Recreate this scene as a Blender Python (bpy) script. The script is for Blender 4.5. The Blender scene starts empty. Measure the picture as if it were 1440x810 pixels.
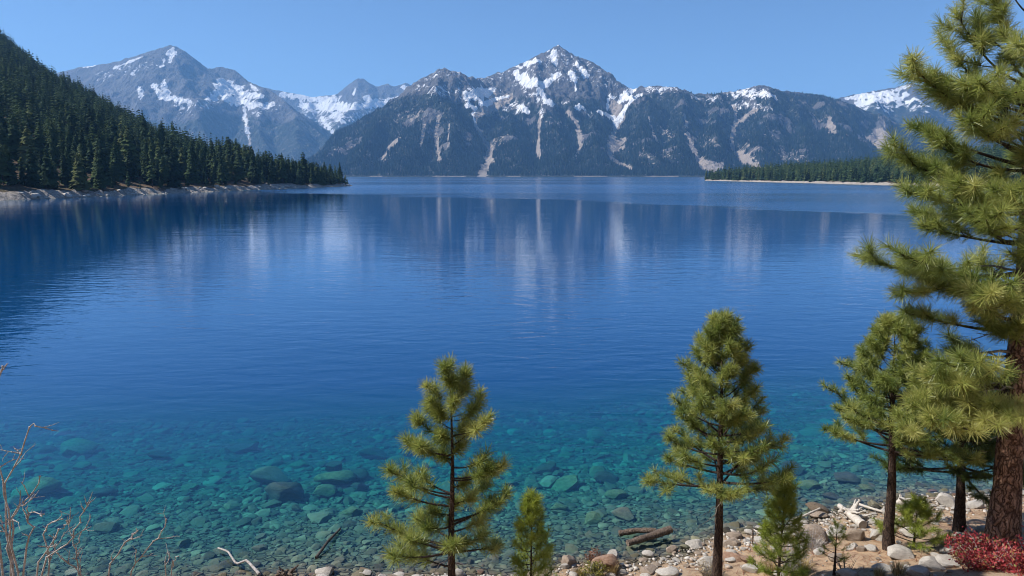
import bpy, math, random
import numpy as np
from mathutils import Vector

R = math.radians
random.seed(7)
rng = np.random.default_rng(11)
SC = bpy.context.scene
COL = SC.collection

# ------------------------------------------------------------------ camera, world, sun, exposure
CAM_Z = 7.0
FOC = 1000.0                      # focal length in pixels of a 1440 px wide picture
PITCH = math.atan((405 - 245.7) / FOC)
cd = bpy.data.cameras.new('camera')
cd.sensor_width = 36.0
cd.lens = 36.0 * FOC / 1440.0
cd.clip_start = 0.05
cd.clip_end = 40000
cam = bpy.data.objects.new('camera', cd)
COL.objects.link(cam)
cam.location = (0, 0, CAM_Z)
cam.rotation_euler = (R(90) - PITCH, 0, 0)
SC.camera = cam

SUN_EL = R(45)
SUN_AZ = R(-86)                   # measured from +Y (view direction) towards +X; negative = left
sun_dir = Vector((math.sin(SUN_AZ) * math.cos(SUN_EL), math.cos(SUN_AZ) * math.cos(SUN_EL), math.sin(SUN_EL)))
world = bpy.data.worlds.new('World')
SC.world = world
world.use_nodes = True
wn = world.node_tree
bg = wn.nodes['Background']
sky = wn.nodes.new('ShaderNodeTexSky')
sky.sky_type = 'NISHITA'
sky.sun_disc = False
sky.sun_elevation = SUN_EL
sky.sun_rotation = SUN_AZ
sky.altitude = 1500
sky.air_density = 1.0
sky.dust_density = 0.0
sky.ozone_density = 6.5
wn.links.new(sky.outputs[0], bg.inputs[0])
bg.inputs[1].default_value = 0.086
sl = bpy.data.lights.new('sun', 'SUN')
sl.energy = 5.0
sl.angle = R(0.5)
sl.color = (1.0, 0.94, 0.85)
sun = bpy.data.objects.new('sun', sl)
COL.objects.link(sun)
sun.location = (-50, 20, 60)
sun.rotation_euler = sun_dir.to_track_quat('Z', 'Y').to_euler()

SC.view_settings.view_transform = 'Standard'
SC.view_settings.look = 'None'
SC.view_settings.exposure = 0.56
SC.view_settings.gamma = 1.0
SC.view_settings.use_curve_mapping = False
SC.render.engine = 'CYCLES'
cy = SC.cycles
cy.use_denoising = True
try:
    cy.denoiser = 'OPENIMAGEDENOISE'
    cy.denoising_input_passes = 'RGB_ALBEDO_NORMAL'
except Exception:
    pass
cy.use_adaptive_sampling = True
cy.adaptive_threshold = 0.02
cy.pixel_filter_type = 'BLACKMAN_HARRIS'
cy.filter_width = 1.0
cy.max_bounces = 8
cy.diffuse_bounces = 2
cy.glossy_bounces = 3
cy.transmission_bounces = 4
cy.volume_bounces = 3
cy.transparent_max_bounces = 16
cy.caustics_reflective = False
cy.caustics_refractive = False
cy.sample_clamp_indirect = 6.0

# ------------------------------------------------------------------ helpers
CP, SP = math.cos(PITCH), math.sin(PITCH)

def ray(px, py):
    """world direction, scaled so that y = 1, through a spot of the 1440x810 frame"""
    u = (px - 720) / FOC
    v = (405 - py) / FOC
    y = CP + v * SP
    z = -SP + v * CP
    return u / y, z / y

def at(px, py, Y):
    dx, dz = ray(px, py)
    return np.array((dx * Y, Y, CAM_Z + dz * Y))

def _h(ix, iy, iz, seed):
    h = (ix.astype(np.int64) * 374761393 + iy.astype(np.int64) * 668265263 + iz.astype(np.int64) * 1274126177 + seed * 974634777) & 0xFFFFFFFF
    h = ((h ^ (h >> 13)) * 1274126177) & 0xFFFFFFFF
    h = h ^ (h >> 16)
    return (h & 0xFFFFFF) / float(0xFFFFFF)

def vnoise(x, y, z=None, seed=0):
    x = np.asarray(x, float); y = np.asarray(y, float)
    z = np.zeros_like(x) if z is None else np.asarray(z, float)
    ix, iy, iz = np.floor(x), np.floor(y), np.floor(z)
    fx, fy, fz = x - ix, y - iy, z - iz
    fx = fx * fx * fx * (fx * (fx * 6 - 15) + 10); fy = fy * fy * fy * (fy * (fy * 6 - 15) + 10); fz = fz * fz * (3 - 2 * fz)
    r = 0
    for a in (0, 1):
        for b in (0, 1):
            for c in (0, 1):
                w = (fx if a else 1 - fx) * (fy if b else 1 - fy) * (fz if c else 1 - fz)
                r = r + w * _h(ix + a, iy + b, iz + c, seed)
    return r * 2 - 1

def fbm(x, y, z=None, oct=4, seed=0, ridged=False, gain=0.5):
    s, a, f, t = 0, 1.0, 1.0, 0
    for o in range(oct):
        n = vnoise(x * f, y * f, None if z is None else z * f, seed + o * 17)
        if ridged:
            n = 1 - 2 * np.abs(n)
        s = s + a * n; t += a
        a *= gain; f *= 2.03
    return s / t

def sstep(a, b, x):
    t = np.clip((np.asarray(x, float) - a) / (b - a), 0, 1)
    return t * t * (3 - 2 * t)

def mesh(name, V, F, mat=None, parent=None, attrs=None, smooth=False, link=True):
    """V (n,3); F: one array or a list of index arrays (tris / quads)"""
    V = np.asarray(V, np.float32)
    Fs = F if isinstance(F, list) else [F]
    Fs = [np.asarray(f, np.int32) for f in Fs if len(f)]
    me = bpy.data.meshes.new(name)
    me.vertices.add(len(V)); me.vertices.foreach_set('co', V.ravel())
    nl = sum(f.size for f in Fs); nf = sum(len(f) for f in Fs)
    me.loops.add(nl); me.loops.foreach_set('vertex_index', np.concatenate([f.ravel() for f in Fs]))
    tot = np.concatenate([np.full(len(f), f.shape[1], np.int32) for f in Fs])
    st = np.concatenate(([0], np.cumsum(tot)[:-1])).astype(np.int32)
    me.polygons.add(nf); me.polygons.foreach_set('loop_start', st)
    me.polygons.foreach_set('use_smooth', np.full(nf, bool(smooth)))
    me.update(calc_edges=True)
    for k, a in (attrs or {}).items():
        at_ = me.attributes.new(k, 'FLOAT', 'POINT')
        at_.data.foreach_set('value', np.asarray(a, np.float32))
    me.validate()
    if mat: me.materials.append(mat)
    o = bpy.data.objects.new(name, me)
    if link: COL.objects.link(o)
    if parent: o.parent = parent
    return o

def empty(name, loc):
    o = bpy.data.objects.new(name, None)
    o.empty_display_size = 0.2
    o.location = loc
    COL.objects.link(o)
    return o

def tag(o, label=None, cat=None, group=None, kind=None):
    if label: o['label'] = label
    if cat: o['category'] = cat
    if group: o['group'] = group
    if kind: o['kind'] = kind
    return o

def grid_faces(nu, nv):
    i = np.arange(nu * nv).reshape(nu, nv)
    return np.stack([i[:-1, :-1].ravel(), i[1:, :-1].ravel(), i[1:, 1:].ravel(), i[:-1, 1:].ravel()], 1)

class MB:
    """collects tubes, cards and lumps into one mesh"""
    def __init__(s): s.V = []; s.F3 = []; s.F4 = []; s.n = 0; s.A = []
    def add(s, V, F, a=None):
        V = np.asarray(V, float); F = np.asarray(F, int)
        (s.F3 if F.shape[1] == 3 else s.F4).append(F + s.n)
        s.V.append(V); s.n += len(V)
        s.A.append(np.full(len(V), 0.5) if a is None else np.broadcast_to(a, (len(V),)))
    def tube(s, P, r, k=6, a=None, rough=0.0, cap=True):
        P = np.asarray(P, float); n = len(P)
        r = np.broadcast_to(np.asarray(r, float), (n,))
        T = np.gradient(P, axis=0); T /= np.linalg.norm(T, axis=1, keepdims=True) + 1e-9
        up = np.array((0, 0, 1.0)) if abs(T[0][2]) < 0.9 else np.array((1.0, 0, 0))
        A = np.cross(T, up); A /= np.linalg.norm(A, axis=1, keepdims=True) + 1e-9
        B = np.cross(T, A)
        th = np.linspace(0, 2 * math.pi, k, endpoint=False)
        rr = r[:, None] * (1 + rough * rng.uniform(-1, 1, (n, k)))
        V = P[:, None] + rr[..., None] * (np.cos(th)[None, :, None] * A[:, None] + np.sin(th)[None, :, None] * B[:, None])
        i = np.arange(n * k).reshape(n, k); j = np.roll(i, -1, 1)
        F = np.stack([i[:-1].ravel(), i[1:].ravel(), j[1:].ravel(), j[:-1].ravel()], 1)
        s.add(V.reshape(-1, 3), F, a)
        if cap:
            for ring, c in ((0, P[0]), (n - 1, P[-1])):
                base = V[ring]
                Vc = np.vstack([base, c[None]])
                m = np.arange(k)
                f = np.stack([m, np.roll(m, -1), np.full(k, k)], 1)
                s.add(Vc, f if ring else f[:, ::-1], a)
    def build(s, name, mat, parent=None, smooth=False, attr=None):
        fs = []
        if s.F3: fs.append(np.vstack(s.F3))
        if s.F4: fs.append(np.vstack(s.F4))
        return mesh(name, np.vstack(s.V), fs, mat, parent, {attr: np.concatenate(s.A)} if attr else None, smooth)

# ---- node helpers
class NT:
    def __init__(s, name):
        s.m = bpy.data.materials.new(name); s.m.use_nodes = True
        s.t = s.m.node_tree; s.t.nodes.clear()
        s.out = s.n('OutputMaterial')
    def n(s, typ, **kw):
        x = s.t.nodes.new('ShaderNode' + typ)
        for k, v in kw.items(): setattr(x, k, v)
        return x
    def l(s, a, b): s.t.links.new(a, b)
    def set(s, sock, v):
        if hasattr(v, 'is_linked') or isinstance(v, bpy.types.NodeSocket): s.l(v, sock)
        else: sock.default_value = v
    def coord(s, scale=(1, 1, 1), obj=False):
        if obj: c = s.n('TexCoord').outputs['Object']
        else: c = s.n('NewGeometry').outputs['Position']
        m = s.n('Mapping'); m.inputs['Scale'].default_value = scale
        s.l(c, m.inputs[0]); return m.outputs[0]
    def noise(s, co, scale, detail=4, rough=0.55, dist=0.0):
        x = s.n('TexNoise'); s.l(co, x.inputs['Vector'])
        x.inputs['Scale'].default_value = scale; x.inputs['Detail'].default_value = detail
        x.inputs['Roughness'].default_value = rough; x.inputs['Distortion'].default_value = dist
        return x.outputs[0]
    def vor(s, co, scale, feature='F1', rand=1.0):
        x = s.n('TexVoronoi', feature=feature); s.l(co, x.inputs['Vector'])
        x.inputs['Scale'].default_value = scale; x.inputs['Randomness'].default_value = rand
        return x
    def ramp(s, fac, stops, interp='LINEAR'):
        x = s.n('ValToRGB'); x.color_ramp.interpolation = interp
        e = x.color_ramp.elements
        while len(e) < len(stops): e.new(0.5)
        for el, (p, c) in zip(e, stops):
            el.position = p; el.color = (c, c, c, 1) if isinstance(c, (int, float)) else (*c, 1)
        s.l(fac, x.inputs[0]); return x.outputs[0]
    def mix(s, fac, a, b, blend='MIX'):
        x = s.n('Mix', data_type='RGBA', blend_type=blend)
        s.set(x.inputs[0], fac)
        s.set(x.inputs[6], a if not isinstance(a, tuple) else (*a, 1))
        s.set(x.inputs[7], b if not isinstance(b, tuple) else (*b, 1))
        return x.outputs[2]
    def math(s, op, a, b=None, clamp=False):
        x = s.n('Math', operation=op, use_clamp=clamp); s.set(x.inputs[0], a)
        if b is not None: s.set(x.inputs[1], b)
        return x.outputs[0]
    def attr(s, name):
        x = s.n('Attribute'); x.attribute_name = name; return x.outputs['Fac']
    def bump(s, h, dist, strength=1.0, normal=None):
        x = s.n('Bump'); s.l(h, x.inputs['Height'])
        x.inputs['Distance'].default_value = dist; x.inputs['Strength'].default_value = strength
        if normal: s.l(normal, x.inputs['Normal'])
        return x.outputs[0]
    def principled(s, color, rough=0.8, normal=None, spec=0.3):
        x = s.n('BsdfPrincipled'); s.set(x.inputs['Base Color'], color if not isinstance(color, tuple) else (*color, 1))
        s.set(x.inputs['Roughness'], rough); x.inputs['Specular IOR Level'].default_value = spec
        if normal: s.l(normal, x.inputs['Normal'])
        return x.outputs[0]
    def done(s, surf=None, vol=None):
        if surf: s.l(surf, s.out.inputs['Surface'])
        if vol: s.l(vol, s.out.inputs['Volume'])
        return s.m

# ------------------------------------------------------------------ materials
def mat_mountain(name, rock_a, rock_b, forest_a, forest_b, nscale=1.0):
    n = NT(name)
    co = n.coord((1, 1, 1))
    cs = n.coord((1, 1, 0.45))
    big = n.noise(co, 0.004 * nscale, 5, 0.6)
    mid = n.noise(cs, 0.02 * nscale, 6, 0.65)
    fine = n.noise(cs, 0.07 * nscale, 4, 0.6)
    strata = n.noise(n.coord((0.35, 0.35, 1.6)), 0.02 * nscale, 5, 0.65)
    rock = n.mix(n.ramp(mid, [(0.35, 0.0), (0.65, 1.0)]), rock_a, rock_b)
    rock = n.mix(n.ramp(strata, [(0.45, 0.0), (0.7, 0.5)]), rock, (rock_b[0] * 1.25, rock_b[1] * 1.2, rock_b[2] * 1.15))
    forest = n.mix(n.ramp(n.noise(cs, 0.03 * nscale, 5, 0.7), [(0.35, 0.0), (0.7, 1.0)]), forest_a, forest_b)
    # masks carried by the terrain, broken up by fine noise
    streak = n.noise(n.coord((1, 1, 0.22)), 0.06 * nscale, 5, 0.7)
    def brk(a, amt, lo=0.42, hi=0.58, src=fine):
        v = n.math('ADD', n.attr(a), n.math('MULTIPLY', n.math('SUBTRACT', src, 0.5), amt))
        return n.ramp(v, [(lo, 0.0), (hi, 1.0)])
    col = n.mix(brk('forest', 1.3, src=mid), rock, forest)
    scree = n.mix(n.ramp(mid, [(0.3, 0.0), (0.7, 1.0)]), (0.40, 0.345, 0.29), (0.30, 0.255, 0.22))
    col = n.mix(n.ramp(streak, [(0.54, 0.0), (0.66, 0.8)]), col, n.mix(n.attr('forest'), col, (0.23, 0.21, 0.19)))
    col = n.mix(brk('scree', 2.6, src=streak), col, scree)
    snow = brk('snow', 2.4, src=n.math('ADD', n.math('MULTIPLY', streak, 0.6), n.math('MULTIPLY', fine, 0.4)))
    col = n.mix(snow, col, (0.86, 0.87, 0.88))
    hgt = n.math('ADD', n.math('MULTIPLY', mid, 1.0), n.math('MULTIPLY', fine, 0.35))
    nm = n.bump(hgt, 45.0 / nscale, 1.0)
    return n.done(n.principled(col, 0.85, nm, 0.15))

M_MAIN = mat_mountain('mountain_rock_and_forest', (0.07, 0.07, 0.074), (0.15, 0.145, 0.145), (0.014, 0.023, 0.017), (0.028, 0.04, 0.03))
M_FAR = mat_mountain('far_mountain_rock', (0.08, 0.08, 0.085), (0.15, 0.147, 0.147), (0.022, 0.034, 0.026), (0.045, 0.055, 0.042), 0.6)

def mat_hill():
    n = NT('hillside_soil')
    co = n.coord()
    a = n.noise(co, 0.08, 5, 0.6); b = n.noise(co, 0.9, 5, 0.65)
    soil = n.mix(n.ramp(a, [(0.4, 0.0), (0.6, 1.0)]), (0.13, 0.085, 0.055), (0.05, 0.048, 0.025))
    soil = n.mix(n.ramp(b, [(0.55, 0.0), (0.7, 0.8)]), soil, (0.30, 0.23, 0.17))
    rock = n.mix(n.ramp(b, [(0.35, 0.0), (0.65, 1.0)]), (0.20, 0.18, 0.16), (0.46, 0.41, 0.36))
    col = n.mix(n.ramp(n.math('ADD', n.attr('bank'), n.math('MULTIPLY', n.math('SUBTRACT', b, 0.5), 0.9)), [(0.4, 0.0), (0.55, 1.0)]), soil, rock)
    nm = n.bump(b, 0.9, 1.0)
    return n.done(n.principled(col, 0.9, nm, 0.15))
M_HILL = mat_hill()

def mat_ground():
    n = NT('shore_ground')
    co = n.coord()
    a = n.noise(co, 0.8, 5, 0.6); b = n.noise(co, 6.0, 5, 0.6); c = n.noise(co, 40.0, 3, 0.6)
    sand = n.mix(n.ramp(a, [(0.35, 0.0), (0.65, 1.0)]), (0.40, 0.27, 0.165), (0.31, 0.235, 0.165))
    sand = n.mix(n.ramp(b, [(0.52, 0.0), (0.7, 0.75)]), sand, (0.14, 0.085, 0.045))
    sand = n.mix(n.ramp(c, [(0.55, 0.0), (0.75, 0.6)]), sand, (0.50, 0.42, 0.33))
    # under water: flat cobbles of many tints
    v = n.vor(n.coord((1.0, 1.5, 1.0)), 5.0)
    vd = n.vor(n.coord((1.0, 1.5, 1.0)), 5.0, 'DISTANCE_TO_EDGE')
    sep = n.n('SeparateColor'); n.l(v.outputs['Color'], sep.inputs[0])
    cob = n.ramp(sep.outputs[0], [(0.0, (0.055, 0.045, 0.035)), (0.3, (0.11, 0.10, 0.07)), (0.6, (0.08, 0.075, 0.06)), (0.85, (0.17, 0.16, 0.11)), (1.0, (0.10, 0.06, 0.045))])
    cob = n.mix(n.ramp(b, [(0.4, 0.0), (0.7, 0.5)]), cob, (0.14, 0.13, 0.085))
    edge = n.ramp(vd.outputs['Distance'], [(0.0, 0.0), (0.07, 1.0)])
    bed = n.mix(edge, (0.02, 0.018, 0.014), cob)
    wet = n.attr('wet')
    col = n.mix(wet, sand, bed)
    hgt = n.math('ADD', n.math('MULTIPLY', n.math('MULTIPLY', edge, wet), 0.6), n.math('MULTIPLY', c, 0.15))
    hgt = n.math('ADD', hgt, n.math('MULTIPLY', b, 0.35))
    nm = n.bump(hgt, 0.09, 0.9)
    return n.done(n.principled(col, 0.9, nm, 0.2))
M_GROUND = mat_ground()

def mat_water():
    n = NT('lake_water')
    # wind waves, crests lying across the view; stronger out in the breezy band beyond the headland
    c1 = n.coord((0.45, 1.0, 1.0)); c2 = n.coord((0.3, 1.0, 1.0))
    w1 = n.noise(c1, 1.3, 3, 0.5, 0.4); w2 = n.noise(c2, 0.32, 3, 0.5, 0.3); w3 = n.noise(c1, 5.5, 2, 0.5)
    breeze = n.attr('breeze')
    gust = n.ramp(n.noise(n.coord((0.5, 1.0, 1.0)), 0.03, 3, 0.6), [(0.35, 0.3), (0.65, 1.15)])
    h = n.math('ADD', n.math('MULTIPLY', n.math('MULTIPLY', w1, n.attr('ripple')), 0.014), n.math('MULTIPLY', w2, 0.022))
    h = n.math('ADD', n.math('MULTIPLY', h, gust), n.math('MULTIPLY', w3, 0.004))
    amp = n.math('ADD', 1.0, n.math('MULTIPLY', breeze, 14.0))
    h = n.math('MULTIPLY', h, amp)
    nm = n.bump(h, 1.0, 1.0)
    geo = n.n('NewGeometry')
    dt = n.n('VectorMath', operation='DOT_PRODUCT'); n.l(nm, dt.inputs[0]); n.l(geo.outputs['Incoming'], dt.inputs[1])
    cs = n.math('ABSOLUTE', dt.outputs['Value'])
    f = n.math('POWER', n.math('SUBTRACT', 1.0, cs, True), 5.0)
    f = n.math('ADD', 0.02, n.math('MULTIPLY', f, 0.98), True)
    g = n.n('BsdfGlossy'); g.inputs['Color'].default_value = (0.86, 0.94, 1.0, 1)
    n.l(n.math('ADD', 0.012, n.math('MULTIPLY', breeze, 0.16)), g.inputs['Roughness'])
    n.l(nm, g.inputs['Normal'])
    tr = n.n('BsdfTransparent')
    mx = n.n('MixShader'); n.l(f, mx.inputs[0]); n.l(tr.outputs[0], mx.inputs[1]); n.l(g.outputs[0], mx.inputs[2])
    ab = n.n('VolumeAbsorption'); ab.inputs['Color'].default_value = (0.0, 0.875, 0.935, 1); ab.inputs['Density'].default_value = 1.05
    sc = n.n('VolumeScatter'); sc.inputs['Color'].default_value = (0.0, 0.43, 1.0, 1); sc.inputs['Density'].default_value = 0.054
    ad = n.n('AddShader'); n.l(ab.outputs[0], ad.inputs[0]); n.l(sc.outputs[0], ad.inputs[1])
    return n.done(mx.outputs[0], ad.outputs[0])
M_WATER = mat_water()

def mat_haze():
    n = NT('haze_air')
    p = n.n('VolumePrincipled')
    p.inputs['Color'].default_value = (0.25, 0.55, 1.0, 1)
    p.inputs['Density'].default_value = 8.5e-5
    p.inputs['Anisotropy'].default_value = 0.1
    return n.done(None, p.outputs[0])
M_HAZE = mat_haze()

def mat_leaf(name, stops, trans=0.3, rough=0.55, attr='tint', spec=0.4, vary=0.0):
    n = NT(name)
    a_ = n.attr(attr)
    if vary:
        a_ = n.math('ADD', a_, n.math('MULTIPLY', n.math('SUBTRACT', n.n('ObjectInfo').outputs['Random'], 0.5), vary), True)
    c = n.ramp(a_, stops)
    d = n.principled(c, rough, None, spec)
    t = n.n('BsdfTranslucent'); n.l(c, t.inputs[0])
    m = n.n('MixShader'); m.inputs[0].default_value = trans
    n.l(d, m.inputs[1]); n.l(t.outputs[0], m.inputs[2])
    return n.done(m.outputs[0])
M_NEEDLE = mat_leaf('pine_needles', [(0.0, (0.05, 0.08, 0.018)), (0.35, (0.13, 0.19, 0.042)), (0.65, (0.32, 0.37, 0.095)), (0.85, (0.48, 0.48, 0.16)), (0.93, (0.50, 0.36, 0.06)), (1.0, (0.42, 0.25, 0.06))], 0.45, 0.4, spec=0.55)
M_SAPLING = mat_leaf('sapling_needles', [(0.0, (0.10, 0.15, 0.02)), (0.5, (0.27, 0.34, 0.05)), (1.0, (0.42, 0.46, 0.09))], 0.42, 0.42)
M_CONIFER = mat_leaf('conifer_foliage', [(0.0, (0.013, 0.028, 0.017)), (0.4, (0.034, 0.064, 0.031)), (0.75, (0.07, 0.105, 0.042)), (1.0, (0.12, 0.14, 0.055))], 0.25, 0.8, spec=0.05, vary=0.45)
M_FARWOOD = mat_leaf('far_conifer_foliage', [(0.0, (0.010, 0.020, 0.015)), (0.5, (0.020, 0.034, 0.024)), (1.0, (0.045, 0.06, 0.04))], 0.1, 0.9, spec=0.02)
M_REDLEAF = mat_leaf('red_leaves', [(0.0, (0.10, 0.012, 0.018)), (0.45, (0.30, 0.03, 0.045)), (0.7, (0.46, 0.10, 0.09)), (0.8, (0.36, 0.20, 0.08)), (1.0, (0.20, 0.21, 0.06))], 0.3)
M_GRASS = mat_leaf('dry_grass', [(0.0, (0.22, 0.15, 0.06)), (0.5, (0.42, 0.31, 0.14)), (1.0, (0.50, 0.42, 0.22))], 0.25)
M_GREENBUSH = mat_leaf('yellow_green_leaves', [(0.0, (0.08, 0.09, 0.02)), (0.6, (0.22, 0.22, 0.04)), (1.0, (0.35, 0.26, 0.06))], 0.3)
M_RUSTBUSH = mat_leaf('rust_leaves', [(0.0, (0.12, 0.05, 0.03)), (0.6, (0.26, 0.11, 0.06)), (1.0, (0.34, 0.19, 0.11))], 0.25)

def mat_bark(name, a, b, dark, sc=1.0):
    n = NT(name)
    o = n.n('TexCoord').outputs['Object']
    wn_ = n.n('TexNoise'); n.l(o, wn_.inputs['Vector']); wn_.inputs['Scale'].default_value = 6 * sc; wn_.inputs['Detail'].default_value = 3
    sb_ = n.n('VectorMath', operation='SUBTRACT'); n.l(wn_.outputs['Color'], sb_.inputs[0]); sb_.inputs[1].default_value = (.5, .5, .5)
    sc_ = n.n('VectorMath', operation='SCALE'); n.l(sb_.outputs[0], sc_.inputs[0]); sc_.inputs['Scale'].default_value = 0.22 / sc
    ad = n.n('VectorMath', operation='ADD'); n.l(o, ad.inputs[0]); n.l(sc_.outputs[0], ad.inputs[1])
    mp = n.n('Mapping'); mp.inputs['Scale'].default_value = (1, 1, 0.17); n.l(ad.outputs[0], mp.inputs[0])
    co = mp.outputs[0]
    vd = n.vor(co, 15 * sc, 'DISTANCE_TO_EDGE')
    vs = n.vor(co, 34 * sc, 'DISTANCE_TO_EDGE')
    e = n.math('MULTIPLY', n.ramp(vd.outputs['Distance'], [(0.0, 0.0), (0.16, 1.0)]), n.ramp(vs.outputs['Distance'], [(0.0, 0.55), (0.10, 1.0)]))
    ds = n.noise(co, 30 * sc, 5, 0.65)
    col = n.mix(n.ramp(ds, [(0.3, 0.0), (0.7, 1.0)]), a, b)
    col = n.mix(e, dark, col)
    h = n.math('ADD', e, n.math('MULTIPLY', n.noise(co, 60 * sc, 3), 0.35))
    return n.done(n.principled(col, 0.9, n.bump(h, 0.035 / sc, 1.0), 0.15))
M_BARK = mat_bark('jeffrey_bark', (0.34, 0.20, 0.14), (0.44, 0.30, 0.225), (0.06, 0.033, 0.024))
M_BARK_DK = mat_bark('dark_bark', (0.085, 0.055, 0.042), (0.13, 0.09, 0.07), (0.02, 0.014, 0.012), 2.2)
M_LIMB = mat_bark('branch_bark', (0.07, 0.052, 0.045), (0.13, 0.10, 0.085), (0.025, 0.018, 0.015), 3.5)
M_DEADTWIG = mat_bark('grey_dead_wood', (0.34, 0.30, 0.27), (0.44, 0.40, 0.36), (0.13, 0.11, 0.10), 4.0)
def mat_plain_wood(name, a, b, c):
    n = NT(name)
    co = n.coord((1, 1, 1), obj=True)
    col = n.mix(n.ramp(n.noise(co, 22, 4, 0.6), [(0.35, 0.0), (0.65, 1.0)]), a, b)
    f = n.noise(co, 90, 3, 0.6)
    col = n.mix(n.ramp(f, [(0.55, 0.0), (0.75, 0.7)]), col, c)
    return n.done(n.principled(col, 0.85, n.bump(f, 0.006, 0.6), 0.2))
M_TWIG = mat_plain_wood('silvery_twig_bark', (0.25, 0.225, 0.21), (0.47, 0.445, 0.43), (0.12, 0.10, 0.09))
M_DRIFT = mat_plain_wood('bleached_driftwood', (0.42, 0.38, 0.33), (0.56, 0.52, 0.47), (0.17, 0.14, 0.12))
M_LOG = mat_bark('weathered_log', (0.27, 0.20, 0.155), (0.36, 0.29, 0.24), (0.09, 0.065, 0.05), 2.5)

def mat_rock(name, a, b, stain, speck=0.5):
    n = NT(name)
    co = n.coord((1, 1, 1), obj=True)
    oi = n.n('ObjectInfo')
    off = n.n('VectorMath', operation='ADD'); n.l(co, off.inputs[0]); n.l(oi.outputs['Location'], off.inputs[1])
    co = off.outputs[0]
    big = n.noise(co, 3.5, 5, 0.6); fine = n.noise(co, 45, 4, 0.7); med = n.noise(co, 12, 4, 0.6)
    col = n.mix(n.ramp(big, [(0.35, 0.0), (0.65, 1.0)]), a, b)
    col = n.mix(n.ramp(med, [(0.55, 0.0), (0.72, 0.7)]), col, stain)
    col = n.mix(n.ramp(fine, [(0.58, 0.0), (0.7, speck)]), col, (0.06, 0.055, 0.05))
    h = n.math('ADD', n.math('MULTIPLY', med, 0.8), n.math('MULTIPLY', fine, 0.25))
    return n.done(n.principled(col, 0.85, n.bump(h, 0.04, 0.8), 0.2))
M_GRANITE = mat_rock('pale_granite', (0.42, 0.39, 0.35), (0.56, 0.52, 0.47), (0.30, 0.25, 0.20))
M_BROWNROCK = mat_rock('brown_granite', (0.28, 0.22, 0.17), (0.38, 0.31, 0.25), (0.20, 0.10, 0.06))
M_REDROCK = mat_rock('rust_brown_rock', (0.26, 0.15, 0.10), (0.36, 0.25, 0.18), (0.15, 0.07, 0.045))
M_BED_DK = mat_rock('wet_dark_rock', (0.05, 0.045, 0.04), (0.085, 0.075, 0.065), (0.04, 0.035, 0.03), 0.3)
M_BED_GN = mat_rock('algae_green_rock', (0.085, 0.10, 0.055), (0.16, 0.175, 0.10), (0.06, 0.055, 0.04), 0.3)
M_BED_BR = mat_rock('wet_brown_rock', (0.13, 0.10, 0.075), (0.19, 0.15, 0.11), (0.09, 0.06, 0.045), 0.3)

def mat_cobble():
    n = NT('cobble_mix')
    c = n.ramp(n.attr('tint'), [(0.0, (0.04, 0.035, 0.03)), (0.25, (0.085, 0.075, 0.055)), (0.5, (0.12, 0.115, 0.075)), (0.7, (0.13, 0.105, 0.075)), (0.88, (0.21, 0.21, 0.14)), (1.0, (0.12, 0.065, 0.05))])
    co = n.coord()
    f = n.noise(co, 9, 4, 0.6)
    c = n.mix(n.ramp(f, [(0.4, 0.0), (0.7, 0.45)]), c, (0.10, 0.095, 0.06))
    return n.done(n.principled(c, 0.85, n.bump(f, 0.03, 0.6), 0.2))
M_COBBLE = mat_cobble()
def mat_pebble():
    n = NT('shore_pebbles')
    c = n.ramp(n.attr('tint'), [(0.0, (0.24, 0.21, 0.18)), (0.4, (0.40, 0.37, 0.33)), (0.8, (0.55, 0.51, 0.46)), (1.0, (0.36, 0.25, 0.18))])
    f = n.noise(n.coord(), 30, 3, 0.6)
    c = n.mix(n.ramp(f, [(0.5, 0.0), (0.75, 0.5)]), c, (0.16, 0.14, 0.12))
    return n.done(n.principled(c, 0.85, None, 0.2))
M_PEBBLE = mat_pebble()

# ------------------------------------------------------------------ ground sheet: shore, lake bed, out to the horizon
SHX = np.array([-6000, -400, -200, -100, -40, -20, -12, -6, -1, 1.5, 3.8, 6.9, 10.3, 15, 25, 40, 100, 200, 400, 6000.])
SHY = np.array([60, 60, 90, 70, 17, 10.9, 10.9, 11.2, 11.75, 12.1, 12.8, 14.0, 14.9, 16, 20, 27, 75, 110, 200, 200.])
def shore_d(x, y):
    ys = np.interp(x, SHX, SHY)
    return (y - ys) + 0.35 * fbm(x * 0.45, y * 0.45, oct=3, seed=5)
def ground_z(x, y):
    x = np.asarray(x, float); y = np.asarray(y, float)
    d = shore_d(x, y)
    s = np.maximum(-d, 0)
    land = 0.16 * s + 0.025 * np.minimum(s, 14) ** 2 + 0.35 * np.maximum(s - 14, 0)
    land = np.minimum(land, 40)
    o = np.maximum(d, 0)
    bed = -np.minimum(0.10 * np.clip(o, 0, 0.8) + 0.12 * o / (1 + 0.02 * o) + 0.0035 * o * o, 26)
    z = np.where(d < 0, land, bed)
    near = np.exp(-((np.hypot(x, y - 12)) / 60) ** 2)
    z = z + near * (0.10 * fbm(x * 0.7, y * 0.7, oct=4, seed=9) + 0.035 * fbm(x * 3.1, y * 3.1, oct=3, seed=21)) * np.where(d < 0, 0.7, np.clip(0.4 + o * 0.1, 0, 1.0))
    far = sstep(2550, 2750, y)
    z = z * (1 - far) + far * 3.0
    return z
def geo(a, b, n0): return np.geomspace(a, b, n0)
xs = np.concatenate([-geo(9000, 26, 60), np.arange(-25.6, 25.7, 0.2), geo(26, 9000, 60)])
ys = np.concatenate([-geo(600, 6, 14), np.arange(-5.6, 44, 0.2), geo(44.3, 13000, 90)])
GX, GY = np.meshgrid(xs, ys, indexing='ij')
GZ = ground_z(GX, GY)
gd = shore_d(GX, GY)
wet = sstep(-0.55, 0.15, gd + 0.4 * fbm(GX * 1.3, GY * 1.3, oct=3, seed=3))
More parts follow.
